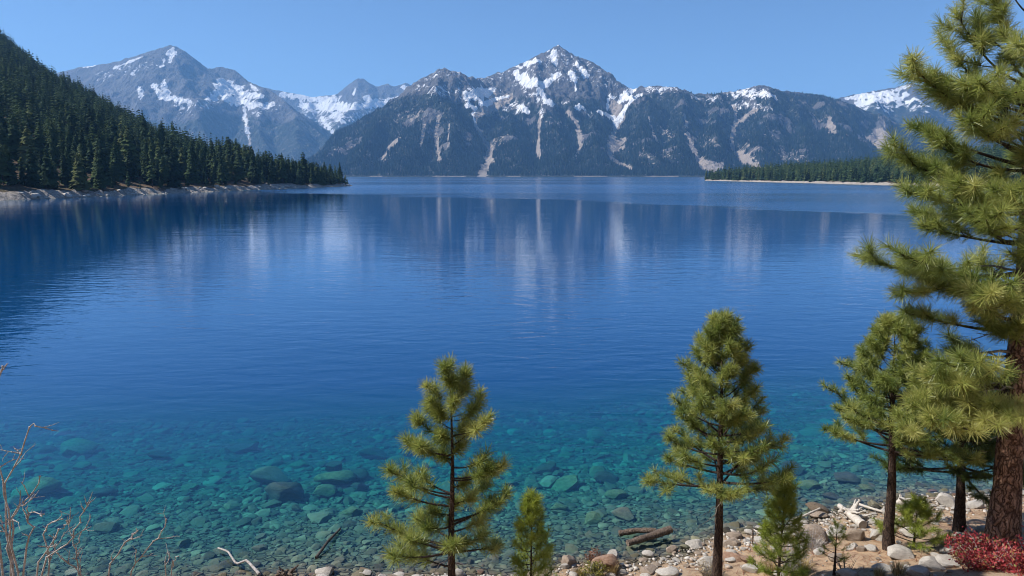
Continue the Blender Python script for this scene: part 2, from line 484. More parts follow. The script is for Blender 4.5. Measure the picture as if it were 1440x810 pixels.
ground = mesh('ground', np.stack([GX.ravel(), GY.ravel(), GZ.ravel()], 1), grid_faces(len(xs), len(ys)), M_GROUND, attrs={'wet': wet.ravel()}, smooth=True)
tag(ground, 'sandy shore sloping down into a cobbled lake bed', 'ground', kind='structure')

def hit_ground(px, py, zoff=0.0):
    """first meeting of the sight line with the ground"""
    dx, dz = ray(px, py)
    Y = np.arange(2.0, 90, 0.02)
    g = ground_z(dx * Y, Y) + zoff
    r = CAM_Z + dz * Y
    k = np.argmax(r < g)
    return np.array((dx * Y[k], Y[k], g[k]))
def on(x, y): return float(ground_z(np.array([x]), np.array([y]))[0])

# ------------------------------------------------------------------ water body
wx = np.concatenate([-geo(5000, 60, 50), np.linspace(-58, 58, 60), geo(60, 5000, 50)])
wy = np.concatenate([np.linspace(6, 120, 60), geo(122, 2900, 120)])
WX, WY = np.meshgrid(wx, wy, indexing='ij')
# breezy band: beyond a line running from the headland tip towards the right
lineY = np.interp(WX, [-2000, -130, -30, 40, 80, 400], [330, 320, 240, 165, 125, 105])
br = sstep(-8, 14, (WY - lineY) + 0.13 * WY * fbm(WX * 0.012, WY * 0.03, oct=4, seed=44))
streak = 0.75 + 0.5 * fbm(WX * 0.003, WY * 0.02, oct=3, seed=61)
br = np.clip(br * streak, 0, 1.3)
rip = 1 + 2.2 * sstep(70, 24, WY + 0.1 * WX)
top = np.stack([WX.ravel(), WY.ravel(), np.zeros(WX.size)], 1)
nu, nv = len(wx), len(wy)
idx = np.arange(nu * nv).reshape(nu, nv)
loop = np.concatenate([idx[:, 0], idx[-1, 1:], idx[-2::-1, -1], idx[0, -2:0:-1]])
low = top[loop].copy(); low[:, 2] = -30
V = np.vstack([top, low, [[0, 1000, -30]]])
m = len(loop); lo = nu * nv + np.arange(m)
side = np.stack([loop, lo, np.roll(lo, -1), np.roll(loop, -1)], 1)
bot = np.stack([np.roll(lo, -1), lo, np.full(m, nu * nv + m)], 1)
lake = mesh('lake_water', V, [grid_faces(nu, nv), side, bot], M_WATER, attrs={'breeze': np.concatenate([br.ravel(), np.zeros(m + 1)]), 'ripple': np.concatenate([rip.ravel(), np.ones(m + 1)])})
tag(lake, 'clear blue lake water turning green over the shallows', 'water', kind='structure')

# ------------------------------------------------------------------ mountains
def seg_dist(X, Y, P, fall):
    """height field of a ridge polyline P (n,3): max of ridge height minus fall times distance"""
    best = np.full(X.shape, -1e9); dmin = np.full(X.shape, 1e9)
    for a, b in zip(P[:-1], P[1:]):
        ab = b[:2] - a[:2]; L2 = ab @ ab + 1e-9
        t = np.clip(((X - a[0]) * ab[0] + (Y - a[1]) * ab[1]) / L2, 0, 1)
        d = np.hypot(X - a[0] - t * ab[0], Y - a[1] - t * ab[1])
        z = a[2] + t * (b[2] - a[2])
        best = np.maximum(best, z - fall(d))
        dmin = np.minimum(dmin, d)
    return best, dmin

class Massif:
    def __init__(s, ridges, spurs, xr, yr, step, apron, k=0.72, ks=0.62, amp=1.0, seed=0, wl=1.0):
        s.xs = np.arange(xr[0], xr[1] + step, step); s.ys = np.arange(yr[0], yr[1] + step, step)
        s.X, s.Y = np.meshgrid(s.xs, s.ys, indexing='ij'); s.step = step
        X, Y = s.X, s.Y
        wxx = X + 45 * wl * fbm(X / (260 * wl), Y / (260 * wl), oct=3, seed=seed + 1)
        wyy = Y + 45 * wl * fbm(X / (260 * wl), Y / (260 * wl), oct=3, seed=seed + 2)
        h = np.full(X.shape, -200.0); dc = np.full(X.shape, 1e9)
        for r in ridges:
            P = np.array([at(*q) for q in r])
            b, d = seg_dist(X, Y, P, lambda d: k * d)
            dc = np.minimum(dc, d); 
            b2, _ = seg_dist(wxx, wyy, P, lambda d: k * d)
            w = sstep(20, 160, d)
            h = np.maximum(h, b * (1 - w) + b2 * w)
        for r in spurs:
            P = np.array([at(*q) for q in r])
            b, d = seg_dist(wxx, wyy, P, lambda d: ks * d + 0.0006 * d * d)
            h = np.maximum(h, b)
        hi = np.clip(h / 350, 0, 1)
        away = sstep(0, 140 * wl, dc)
        h = h + amp * hi * (away * 52 * (fbm(X / (230 * wl), Y / (300 * wl), oct=2, seed=seed + 3, ridged=True) - 0.3)
                            + (0.22 + 0.78 * away) * 24 * fbm(X / (80 * wl), Y / (110 * wl), oct=3, seed=seed + 4, ridged=True)
                            + (5 + 7 * away) * fbm(X / 30, Y / 30, oct=2, seed=seed + 5, ridged=True))
        a = apron(X, Y)
        kk = 18.0
        s.h = np.where(np.abs(h - a) < 6 * kk, kk * np.logaddexp(h / kk, a / kk), np.maximum(h, a))
        s.h = s.h + np.clip(s.h / 20, 0, 1) * 3.0 * fbm(X / 25, Y / 25, oct=3, seed=seed + 6)
        s.snow = np.zeros(X.shape); s.scree = np.zeros(X.shape); s.forest = np.zeros(X.shape)
    def sample(s, x, y, F=None):
        F = s.h if F is None else F
        fx = np.clip((x - s.xs[0]) / s.step, 0, len(s.xs) - 1.001); fy = np.clip((y - s.ys[0]) / s.step, 0, len(s.ys) - 1.001)
        i = fx.astype(int); j = fy.astype(int); u = fx - i; v = fy - j
        return F[i, j] * (1 - u) * (1 - v) + F[i + 1, j] * u * (1 - v) + F[i, j + 1] * (1 - u) * v + F[i + 1, j + 1] * u * v
    def hit(s, px, py):
        dx, dz = ray(px, py)
        Y = np.arange(s.ys[0] + 2, s.ys[-1] - 2, s.step * 0.5)
        r = CAM_Z + dz * Y
        g = s.sample(dx * Y, Y)
        q = r < g
        if not q.any():
            k = np.argmin(r - g)
        else:
            k = np.argmax(q)
        return np.array((dx * Y[k], Y[k], g[k]))
    def stroke(s, F, pts, hw, carve=0.0, soft=1.0, val=1.0, warp=0.5):
        """a patch or gully that lies on the slope: pts meet the slope, hw half width in frame px at that distance"""
        hw = np.broadcast_to(np.asarray(hw, float), (len(pts),)); pts = np.array(pts, float)
        if len(pts) > 1:                               # follow the slope closely between the given spots
            sl_ = np.concatenate(([0], np.cumsum(np.hypot(*np.diff(pts, axis=0).T)))); tt_ = np.linspace(0, sl_[-1], max(len(pts), int(sl_[-1] / 5) + 2))
            hw = np.interp(tt_, sl_, hw); pts = np.stack([np.interp(tt_, sl_, pts[:, 0]), np.interp(tt_, sl_, pts[:, 1])], 1)
        W = np.array([s.hit(*p) for p in pts])
        w = hw * W[:, 1] / FOC
        N = fbm(s.X / 38, s.Y / 60, s.h / 60, oct=2, seed=77) + 0.9 * fbm(s.X / 11, s.Y / 30, s.h / 30, oct=2, seed=78)
        D = np.full(s.X.shape, -1e9)
        m = (s.Y > W[:, 1].min() - 300) & (s.Y < W[:, 1].max() + 300) & (s.X > W[:, 0].min() - 250) & (s.X < W[:, 0].max() + 250)
        Xm, Zm, Ym = s.X[m], s.h[m], s.Y[m]
        Dm = np.full(Xm.shape, -1e9)
        if len(W) == 1: W = np.vstack([W, W + 1]); w = np.array([w[0], w[0]])
        for a, b, wa, wb in zip(W[:-1], W[1:], w[:-1], w[1:]):
            # distance measured on the slope, in width and height, near the stroke's own depth
            ab = np.array((b[0] - a[0], b[2] - a[2])); L2 = ab @ ab + 1e-9
            t = np.clip(((Xm - a[0]) * ab[0] + (Zm - a[2]) * ab[1]) / L2, 0, 1)
            d = np.hypot(Xm - a[0] - t * ab[0], Zm - a[2] - t * ab[1])
            yy = a[1] + t * (b[1] - a[1])
            ww = wa + t * (wb - wa)
            q = 1 - d / ww * 0.5
            q = np.where(np.abs(Ym - yy) < 260, q, -1)
            Dm = np.maximum(Dm, q)
        Dm = Dm + N[m] * warp * 0.5
        vv = val * sstep(0.5 - 0.22 * soft, 0.5 + 0.22 * soft, Dm)
        F[m] = np.maximum(F[m], vv)
        if carve:
            s.h[m] -= carve * sstep(0.1, 0.8, Dm)
    def build(s, name, mat):
        V = np.stack([s.X.ravel(), s.Y.ravel(), s.h.ravel()], 1)
        return mesh(name, V, grid_faces(len(s.xs), len(s.ys)), mat, attrs={'snow': s.snow.ravel(), 'scree': s.scree.ravel(), 'forest': s.forest.ravel()}, smooth=True)

# --- the long massif across the lake
def main_apron(X, Y):
    sh = 2480 + 60 * fbm(X / 300, X * 0, oct=3, seed=8) + np.interp(X, [-900, -500, 600, 900], [400, 120, 0, 0])
    d = Y - sh
    return np.where(d < 0, d * 0.05, np.where(d < 40, d * 0.07, 2.8 + (d - 40) * 0.11)) .clip(-20, 90)
main = Massif(
    ridges=[[(430, 226, 3050), (455, 216, 3100), (500, 195, 3250), (540, 160, 3450), (580, 122, 3600), (600, 106, 3650), (608, 103, 3660), (618, 97, 3680), (626, 103, 3700), (645, 104, 3800), (660, 114, 3950),
             (690, 108, 4000), (700, 102, 4000), (708, 104, 4000), (717, 97, 4000), (745, 84, 4000), (765, 74, 4000), (785, 63, 4000), (792, 68, 4000), (800, 77, 4000), (806, 82, 4000), (812, 80, 4000), (830, 86, 3970), (840, 97, 3950), (850, 106, 3950), (862, 113, 3950), (890, 125, 3950),
             (905, 122, 3850), (920, 121, 3800), (945, 122, 3750), (960, 127, 3770), (975, 133, 3800), (1010, 132, 3800), (1035, 128, 3750), (1060, 123, 3700), (1075, 121, 3700), (1090, 125, 3720), (1110, 130, 3750), (1150, 133, 3800),
             (1185, 143, 3900), (1230, 160, 4000), (1300, 192, 4000), (1400, 215, 3900), (1600, 225, 3800)]],
    spurs=[[(618, 97, 3680), (608, 140, 3350), (585, 190, 2950), (570, 225, 2680)],
           [(608, 130, 3400), (632, 172, 3080), (640, 212, 2780)],
           [(540, 160, 3450), (525, 200, 3000), (505, 228, 2720)],
           [(717, 97, 4000), (722, 128, 3780), (722, 155, 3500), (715, 190, 3080), (735, 225, 2750)],
           [(785, 63, 4000), (770, 105, 3800), (762, 128, 3600), (785, 165, 3300), (790, 205, 2920), (780, 228, 2700)],
           [(785, 63, 4000), (797, 110, 3750), (800, 150, 3480)],
           [(830, 86, 3970), (840, 135, 3650), (838, 175, 3200), (832, 215, 2800)],
           [(920, 121, 3800), (905, 145, 3560), (905, 185, 3080), (925, 222, 2750)],
           [(960, 127, 3770), (950, 165, 3350), (955, 215, 2800)],
           [(1010, 132, 3800), (1000, 165, 3400), (1003, 215, 2800)],
           [(1075, 121, 3700), (1085, 150, 3450), (1075, 190, 3050), (1080, 225, 2750)],
           [(1110, 130, 3750), (1130, 170, 3350), (1135, 215, 2800)],
           [(1150, 133, 3800), (1180, 175, 3350), (1200, 220, 2800)],
           [(1230, 160, 4000), (1250, 195, 3400), (1270, 225, 2850)]],
    xr=(-1000, 3000), yr=(2400, 4400), step=6.5, apron=main_apron, seed=100)
m_ = main
z_of = lambda py, Y: CAM_Z + ray(720, py)[1] * Y
tree_line = 375 + 70 * fbm(m_.X / 220, m_.Y / 220, oct=3, seed=31)
steep = np.hypot(*np.gradient(m_.h, m_.step))
m_.forest = sstep(60, -60, m_.h - tree_line) * 0.95
right_side = sstep(350, 700, m_.X)       # the lower right half is wooded almost to its top
m_.forest = np.maximum(m_.forest, right_side * 0.8 * sstep(470, 380, m_.h))
openp = fbm(m_.X / 90, m_.Y / 90, m_.h / 90, oct=4, seed=35)
m_.forest -= 0.75 * sstep(0.16, 0.45, openp) * sstep(50, 130, m_.h)
# gullies, scree fans
G = [([(668, 158), (668, 175), (676, 190), (690, 208), (686, 225), (680, 241)], [3, 2.2, 2.2, 2.6, 4, 5.5], 10),
     ([(668, 160), (690, 152), (715, 139)], [6, 7, 5], 0),
     ([(694, 132), (690, 142)], [4, 3], 0),
     ([(868, 150), (868, 162), (867, 178)], [7, 6, 3], 10),
     ([(867, 178), (860, 205), (858, 220), (868, 228), (882, 235)], [3, 4, 5, 4, 3], 8),
     ([(862, 208), (878, 196)], [5, 3], 0),
     ([(760, 158), (758, 185), (756, 208), (758, 222)], [1.8, 1.6, 1.5, 2.2], 6),
     ([(800, 158), (810, 172), (816, 190), (817, 205), (808, 222)], [2.8, 2.6, 2.2, 1.6, 1.2], 8),
     ([(618, 166), (613, 190), (615, 205), (618, 225)], [2, 2.2, 2.2, 2], 6),
     ([(560, 195), (548, 208), (535, 225)], [3, 3, 2], 5),
     ([(597, 175), (592, 205)], [1.2, 1.4], 3), ([(632, 175), (630, 205)], [1.2, 1], 3),
     ([(968, 188), (973, 205), (982, 225), (994, 241)], [3, 4, 5, 4], 8),
     ([(962, 160), (966, 180)], [1.5, 2], 4),
     ([(990, 236), (1015, 232)], [6, 4], 0),
     ([(1031, 148), (1036, 172), (1029, 188), (1029, 205), (1035, 218), (1062, 234)], [2, 2.6, 3, 3, 5, 4], 9),
     ([(1062, 154), (1048, 165), (1037, 172)], [1.2, 1.4, 2], 3),
     ([(1165, 165), (1172, 190)], [1.4, 2], 3), ([(1240, 168), (1246, 195), (1250, 208)], [2, 4, 5], 3),
     ([(912, 165), (918, 190), (925, 200)], [1.2, 2, 2], 3)]
for pts, hw, cv in G: m_.stroke(m_.scree, pts, np.asarray(hw) * 1.25, carve=cv * .35, warp=0.7)
for pts, hw in [([(565, 170), (592, 162)], 9), ([(470, 212), (500, 205)], 6), ([(520, 222), (545, 228)], 5), ([(700, 200), (715, 195)], 7), ([(775, 172), (790, 178)], 7), ([(905, 218), (945, 222)], 9),
                ([(1100, 212), (1110, 228)], 7), ([(1000, 200), (1010, 210)], 6), ([(1080, 180), (1095, 200)], 5), ([(1055, 218), (1048, 205)], 6), ([(1140, 160), (1150, 170)], 4), ([(1210, 185), (1220, 200)], 5), ([(930, 180), (945, 195)], 6)]:
    m_.stroke(m_.scree, pts, np.asarray(hw) * 1.3, val=0.36, warp=1.2, soft=2.0)
S_ = [([(654, 135), (672, 132), (694, 126)], [7, 10, 4]), ([(656, 148), (668, 153)], [4, 5]), ([(676, 148), (700, 139), (716, 136)], [4, 3, 2]),
      ([(738, 90), (748, 87), (757, 85)], [4, 5, 3]), ([(725, 103), (735, 112), (748, 119), (756, 118)], [4, 6, 7, 3]), ([(762, 122), (775, 112), (786, 106)], [5, 5, 3]),
      ([(779, 74), (777, 84), (781, 92)], [4, 4, 2]), ([(758, 128), (768, 140), (776, 147)], [4, 4, 3]), ([(803, 103), (807, 112)], [5, 5]), ([(811, 90), (818, 100), (825, 108)], [2, 4, 5]),
      ([(808, 116), (810, 128)], [1.5, 1]), ([(892, 124), (882, 133), (874, 142)], [4, 7, 5]), ([(856, 136), (866, 138)], [1.5, 1.5]), ([(855, 140), (853, 155)], [1.5, 2]), ([(842, 158), (856, 163), (864, 170)], [3, 4, 2]),
      ([(880, 148), (874, 160), (868, 176)], [3, 3, 2]), ([(888, 140), (902, 133)], [3, 2]), ([(862, 166), (867, 180)], [2.5, 1.5]), ([(808, 153), (818, 152)], [3, 3]), ([(742, 158), (735, 150)], [3, 3]),
      ([(726, 93), (733, 95)], 2), ([(664, 160), (667, 172)], [3, 2])]
for pts, hw in S_: m_.stroke(m_.snow, pts, hw, warp=0.8)
for pts, hw, v in [([(1036, 133), (1060, 130), (1085, 135)], [10, 9, 7], 0.56), ([(975, 138), (1012, 138)], [4, 7], 0.5), ([(912, 127), (950, 124)], [5, 5], 0.52), ([(715, 150), (745, 145), (760, 160)], [10, 9, 7], 0.46),
                   ([(585, 120), (620, 125), (640, 130)], [7, 8, 8], 0.44), ([(800, 148), (835, 165)], [6, 7], 0.43), ([(1030, 145), (1075, 150)], [5, 5], 0.42), ([(600, 112), (612, 105)], 4, 0.5), ([(740, 130), (755, 140)], 6, 0.5)]:
    m_.stroke(m_.snow, pts, hw, val=v, warp=1.4, soft=2.0)
m_.snow = np.maximum(m_.snow, 0.33 * sstep(360, 520, m_.h + 60 * fbm(m_.X / 70, m_.Y / 70, oct=3, seed=71)) * (m_.Y < 4050))
m_.forest *= 1 - sstep(0.2, 0.6, np.maximum(m_.scree, m_.snow))
beach = sstep(0.3, 1.0, m_.h) * sstep(3.0, 2.2, m_.h) * (fbm(m_.X / 60, m_.Y / 200, oct=2, seed=12) > 0.12)
m_.scree = np.maximum(m_.scree, beach * 0.9)
tag(main.build('mountain', M_MAIN), 'long massif across the lake with a sharp rocky summit, snow patches and pale scree gullies', 'mountain', kind='structure')

# --- the farther, bluer mountains
def flat_apron(z): return lambda X, Y: np.full(X.shape, float(z))
left_far = Massif(
    ridges=[[(20, 118, 6300), (110, 95, 6200), (150, 90, 6100), (200, 76, 6050), (225, 68, 6000), (240, 63, 6000), (250, 66, 6000), (262, 74, 6000), (278, 88, 6050), (290, 97, 6150), (312, 94, 6250), (330, 99, 6200), (350, 115, 6100), (380, 127, 5900), (395, 138, 5750), (415, 158, 5600), (440, 180, 5450), (475, 206, 5300), (520, 226, 5200)]],
    spurs=[[(240, 63, 6000), (262, 130, 5500), (300, 200, 4900)], [(200, 76, 6050), (190, 120, 5600), (200, 170, 5100)], [(290, 97, 6150), (292, 130, 5800)], [(380, 127, 5900), (370, 170, 5400), (380, 225, 4800)], [(150, 90, 6100), (140, 130, 5700)], [(415, 158, 5600), (420, 205, 5000)]],
    xr=(-4900, -700), yr=(4500, 7000), step=13, apron=flat_apron(2), k=0.8, seed=200, wl=1.5)
l_ = left_far
l_.forest = sstep(520, 330, l_.h + 90 * fbm(l_.X / 300, l_.Y / 300, oct=3, seed=41)) * 0.9
for pts, hw in [([(240, 72), (243, 80), (240, 86)], [4, 3, 3]), ([(160, 96), (180, 88), (200, 80)], [2, 2, 1.5]), ([(232, 84), (228, 93)], 1.5), ([(215, 120), (225, 135), (232, 140)], [2, 4, 3]), ([(230, 115), (238, 140)], [2, 4]), ([(240, 138), (262, 143)], [4, 4]), ([(295, 140), (312, 130), (318, 140)], [3, 5, 4]),
                ([(311, 112), (325, 125), (345, 133)], [3, 8, 6]), ([(345, 134), (368, 136)], [5, 3]), ([(325, 138), (345, 145), (380, 150)], [4, 7, 4]), ([(343, 150), (345, 170), (350, 195)], [2.5, 2, 1.5]), ([(118, 94), (135, 92)], 1.5), ([(195, 125), (200, 140)], [2, 2]), ([(186, 103), (188, 106)], 1.5), ([(352, 120), (362, 128)], 1.5)]:
    l_.stroke(l_.snow, pts, hw, warp=0.9)
l_.stroke(l_.snow, [(355, 160), (385, 150)], 8, val=0.48, warp=1.3, soft=2)
l_.stroke(l_.snow, [(250, 150), (290, 145)], 8, val=0.46, warp=1.3, soft=2)
l_.stroke(l_.snow, [(140, 108), (210, 95)], 8, val=0.42, warp=1.3, soft=2)
l_.stroke(l_.scree, [(345, 165), (352, 205)], 2)
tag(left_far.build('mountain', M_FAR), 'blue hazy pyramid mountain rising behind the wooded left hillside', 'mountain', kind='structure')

mid_far = Massif(
    ridges=[[(300, 120, 8300), (365, 121, 8000), (400, 129, 8000), (440, 136, 8000), (475, 133, 8000), (492, 120, 8000), (510, 110, 8000), (520, 117, 8000), (530, 122, 8000), (545, 117, 8000), (552, 122, 8000), (560, 120, 8000), (570, 116, 8000), (585, 126, 8000), (640, 140, 8000), (720, 160, 8100)]],
    spurs=[[(510, 110, 8000), (500, 140, 7400), (480, 175, 6700)], [(440, 136, 8000), (425, 160, 7500)], [(570, 116, 8000), (555, 150, 7400), (530, 185, 6700)], [(475, 133, 8000), (470, 150, 7600)]],
    xr=(-3400, 400), yr=(6200, 8600), step=16, apron=flat_apron(20), k=0.75, seed=300, wl=1.8)
q_ = mid_far
q_.forest = sstep(620, 430, q_.h + 120 * fbm(q_.X / 300, q_.Y / 300, oct=3, seed=42)) * 0.9
for pts, hw in [([(395, 133), (430, 138), (470, 141)], [4, 6, 7]), ([(425, 148), (460, 150), (490, 152)], [6, 9, 7]), ([(415, 160), (425, 172)], [3, 2]), ([(500, 150), (530, 145), (545, 148)], [6, 7, 3]), ([(470, 160), (480, 170)], [5, 4]), ([(452, 165), (470, 190)], [3, 2]), ([(515, 138), (520, 145)], 4), ([(567, 122), (574, 128)], 3), ([(545, 143), (560, 138)], 4), ([(500, 125), (497, 132)], 1.5), ([(440, 175), (462, 192)], 2)]:
    q_.stroke(q_.snow, pts, hw, warp=0.9)
q_.stroke(q_.snow, [(430, 165), (540, 165)], 14, val=0.47, warp=1.3, soft=2)
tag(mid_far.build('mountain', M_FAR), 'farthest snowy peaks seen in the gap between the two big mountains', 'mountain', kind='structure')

right_far = Massif(
    ridges=[[(1080, 160, 5600), (1175, 139, 5500), (1200, 133, 5500), (1225, 128, 5450), (1250, 124, 5400), (1280, 118, 5400), (1300, 122, 5400), (1320, 128, 5400), (1380, 134, 5400), (1440, 142, 5500), (1560, 160, 5600), (1700, 190, 5700)]],
    spurs=[[(1280, 118, 5400), (1290, 150, 5000), (1285, 190, 4500)], [(1225, 128, 5450), (1235, 155, 5000)], [(1380, 134, 5400), (1370, 165, 4900), (1360, 200, 4400)]],
    xr=(1400, 5600), yr=(4100, 6200), step=14, apron=flat_apron(10), k=0.6, seed=400, wl=1.6)
p_ = right_far
p_.forest = sstep(560, 470, p_.h + 60 * fbm(p_.X / 200, p_.Y / 200, oct=3, seed=43)) * 0.9
for pts, hw in [([(1190, 139), (1220, 136), (1250, 131)], [2, 4, 4]), ([(1215, 143), (1240, 141), (1262, 138)], [2, 5, 6]), ([(1255, 128), (1278, 121)], [2, 2]), ([(1262, 145), (1275, 132)], [4, 3]), ([(1290, 140), (1305, 150)], [3, 2]), ([(1330, 140), (1420, 148)], [4, 4]), ([(1330, 135), (1380, 140)], 3)]:
    p_.stroke(p_.snow, pts, hw, warp=1.0)
p_.stroke(p_.snow, [(1230, 150), (1300, 150)], 10, val=0.47, warp=1.3, soft=2)
p_.stroke(p_.scree, [(1243, 168), (1250, 200)], 4)
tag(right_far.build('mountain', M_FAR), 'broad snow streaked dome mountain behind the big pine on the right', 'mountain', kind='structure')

# ------------------------------------------------------------------ headlands
class Hill:
    def __init__(s, S, C, us, bankh, seed):
        s.us = np.array(us); s.S = np.array(S, float); s.C = np.array(C, float); s.seed = seed; s.bankh = bankh
    def P(s, u, v):
        S = np.stack([np.interp(u, s.us, s.S[:, k]) for k in (0, 1)], -1)
        C = np.stack([np.interp(u, s.us, s.C[:, k]) for k in (0, 1, 2)], -1)
        x = S[..., 0] + (C[..., 0] - S[..., 0]) * v; y = S[..., 1] + (C[..., 1] - S[..., 1]) * v
        L = np.hypot(C[..., 0] - S[..., 0], C[..., 1] - S[..., 1])
        d = v * L
        vv = np.clip(v, 0, 1)
        z = C[..., 2] * vv ** 1.08 - np.maximum(v - 1, 0) * C[..., 2] * 1.2
        wob = 2.2 * fbm(x / 14, y / 14, oct=3, seed=s.seed + 3)
        z = z + s.bankh * sstep(0, 6, d + wob) + np.where(d < 0, d * 0.35, 0)
        z = z + np.clip(d / 8, 0, 1) * (0.8 * fbm(x / 9, y / 9, oct=4, seed=s.seed) + np.clip(d / 60, 0, 1) * 4 * fbm(x / 60, y / 60, oct=3, seed=s.seed + 1))
        z = z + np.clip(1 - np.abs(d - 3) / 6, 0, 1) * 0.8 * fbm(x / 2.2, y / 2.2, oct=3, seed=s.seed + 5)
        return np.stack([x, y, z], -1), d
    def build(s, name, nu, vs):
        U, Vv = np.meshgrid(np.linspace(0, 1, nu), vs, indexing='ij')
        Pt, d = s.P(U, Vv)
        bank = sstep(9, 3, d + 4 * fbm(Pt[..., 0] / 10, Pt[..., 1] / 10, oct=2, seed=s.seed + 7))
        return mesh(name, Pt.reshape(-1, 3), grid_faces(nu, len(vs)), M_HILL, attrs={'bank': bank.ravel()}, smooth=True)
hillL = Hill([(-420, 40), (-200, 125), (-141, 190), (-128, 280), (-114, 380), (-103, 440), (-100, 452)],
             [(-1150, 760, 300), (-880, 830, 275), (-640, 860, 203), (-450, 700, 103), (-260, 575, 18), (-150, 490, 3), (-103, 454, 0.2)],
             [0, .22, .42, .62, .84, .95, 1.0], 1.5, 500)
vsL = np.concatenate([np.linspace(-0.06, 0.0, 6), np.linspace(0.0025, 0.12, 46), np.linspace(0.13, 1.0, 70), np.linspace(1.03, 1.5, 12)])
tag(hillL.build('hillside', 520, vsL), 'steep wooded hillside on the left dropping to a pale rocky bank', 'hill', kind='structure')
hillR = Hill([(520, 180), (300, 350), (257, 467), (250, 600), (241, 740), (233, 868)],
             [(1000, 500, 45), (900, 680, 48), (700, 800, 42), (520, 860, 25), (400, 855, 9), (236, 880, 0.3)],
             [0, .2, .4, .6, .8, 1.0], 1.2, 600)
vsR = np.concatenate([np.linspace(-0.08, 0.0, 5), np.linspace(0.004, 0.1, 24), np.linspace(0.12, 1.0, 34), np.linspace(1.05, 1.6, 8)])
tag(hillR.build('headland', 200, vsR), 'low wooded headland on the right with a thin pale beach', 'headland', kind='structure')

# ------------------------------------------------------------------ conifers of the far shores
def conifer(seed, levels, per, width, tint, taper=0.68, first=0.1):
    """unit-height conifer crown: whorls of drooping kite-shaped sprays"""
    r = np.random.default_rng(seed)
    V, F, A = [], [], []
    k = 0
    for i in range(levels):
        t = (i + 0.5) / levels
        z = first + (0.98 - first) * t + r.uniform(-.01, .01)
        L0 = width * 0.95 * (1 - t) ** taper * (0.75 + 0.5 * r.random()) + 0.016
        n = max(3, int(round(per * (0.5 + 0.5 * (1 - t)))))
        for j in range(n):
            a = 2 * math.pi * (j + r.random()) / n
            L = L0 * r.uniform(0.6, 1.15)
            c, s_ = math.cos(a), math.sin(a)
            w = L * r.uniform(0.34, 0.52) + 0.010
            dz = -L * r.uniform(0.25, 0.6) if t < 0.8 else L * 0.15
            roll = r.uniform(-0.5, 0.5) * w
            p0 = (0, 0, z + 0.02); p2 = (c * L, s_ * L, z + dz)
            pm = (c * L * 0.55, s_ * L * 0.55, z + dz * 0.35)
            V += [p0, (pm[0] - s_ * w, pm[1] + c * w, pm[2] - w * .35 + roll), p2, (pm[0] + s_ * w, pm[1] - c * w, pm[2] - w * .35 - roll), (pm[0], pm[1], pm[2] + .012)]
            F += [(k, k + 1, k + 4), (k + 1, k + 2, k + 4), (k + 2, k + 3, k + 4), (k + 3, k, k + 4)]
            A += [np.clip(tint + r.uniform(-.14, .14), 0, 1)] * 5
            k += 5
    V += [(0, 0, 1.0), (.012, 0, .93), (-.006, .01, .93), (-.006, -.01, .93)]
    F += [(k, k + 1, k + 2), (k, k + 2, k + 3), (k, k + 3, k + 1)]; A += [tint] * 4
    return np.array(V), np.array(F), np.array(A)

def trunk_unit(seed):
    mb = MB(); mb.tube([(0, 0, -0.05), (0, 0, .3), (0, 0, .9)], [.016, .012, .003], 5)
    return mb
con_hi = [conifer(s, 28, 9, w, t) for s, w, t in ((1, .19, .35), (2, .22, .5), (3, .17, .45), (4, .24, .3), (5, .20, .68), (6, .16, .25), (7, .26, .85))]
con_hi += [conifer(8, 22, 7, .20, .6, .45, .3), conifer(9, 14, 5, .17, .75, .6, .25), conifer(10, 20, 9, .30, .4, .6, .05)]
con_lo = [conifer(s + 20, 11, 6, w, t) for s, w, t in ((1, .19, .35), (2, .22, .5), (3, .17, .45), (4, .24, .3), (5, .20, .65), (6, .16, .25))]
def scatter(Ps, hs, kinds, seed):
    r = np.random.default_rng(seed); Vs, Fs, As = [], [], []; n = 0
    for K in range(len(kinds)):
        V, F, A = kinds[K]
        sel = np.arange(K, len(Ps), len(kinds))
        if not len(sel): continue
        th = r.uniform(0, 6.28, len(sel)); h = hs[sel]; wd = h * r.uniform(0.8, 1.25, len(sel))
        c, s_ = np.cos(th), np.sin(th)
        X = (V[None, :, 0] * c[:, None] - V[None, :, 1] * s_[:, None]) * wd[:, None] + Ps[sel, 0, None]
        Y = (V[None, :, 0] * s_[:, None] + V[None, :, 1] * c[:, None]) * wd[:, None] + Ps[sel, 1, None]
        Z = V[None, :, 2] * h[:, None] + Ps[sel, 2, None]
        Vs.append(np.stack([X, Y, Z], -1).reshape(-1, 3))
        Fs.append((F[None] + (np.arange(len(sel)) * len(V))[:, None, None]).reshape(-1, 3) + n)
        As.append(np.clip(A[None] + r.uniform(-.3, .34, (len(sel), 1)), 0, 1).ravel())
        n += len(sel) * len(V)
    return np.vstack(Vs), np.vstack(Fs), np.concatenate(As)

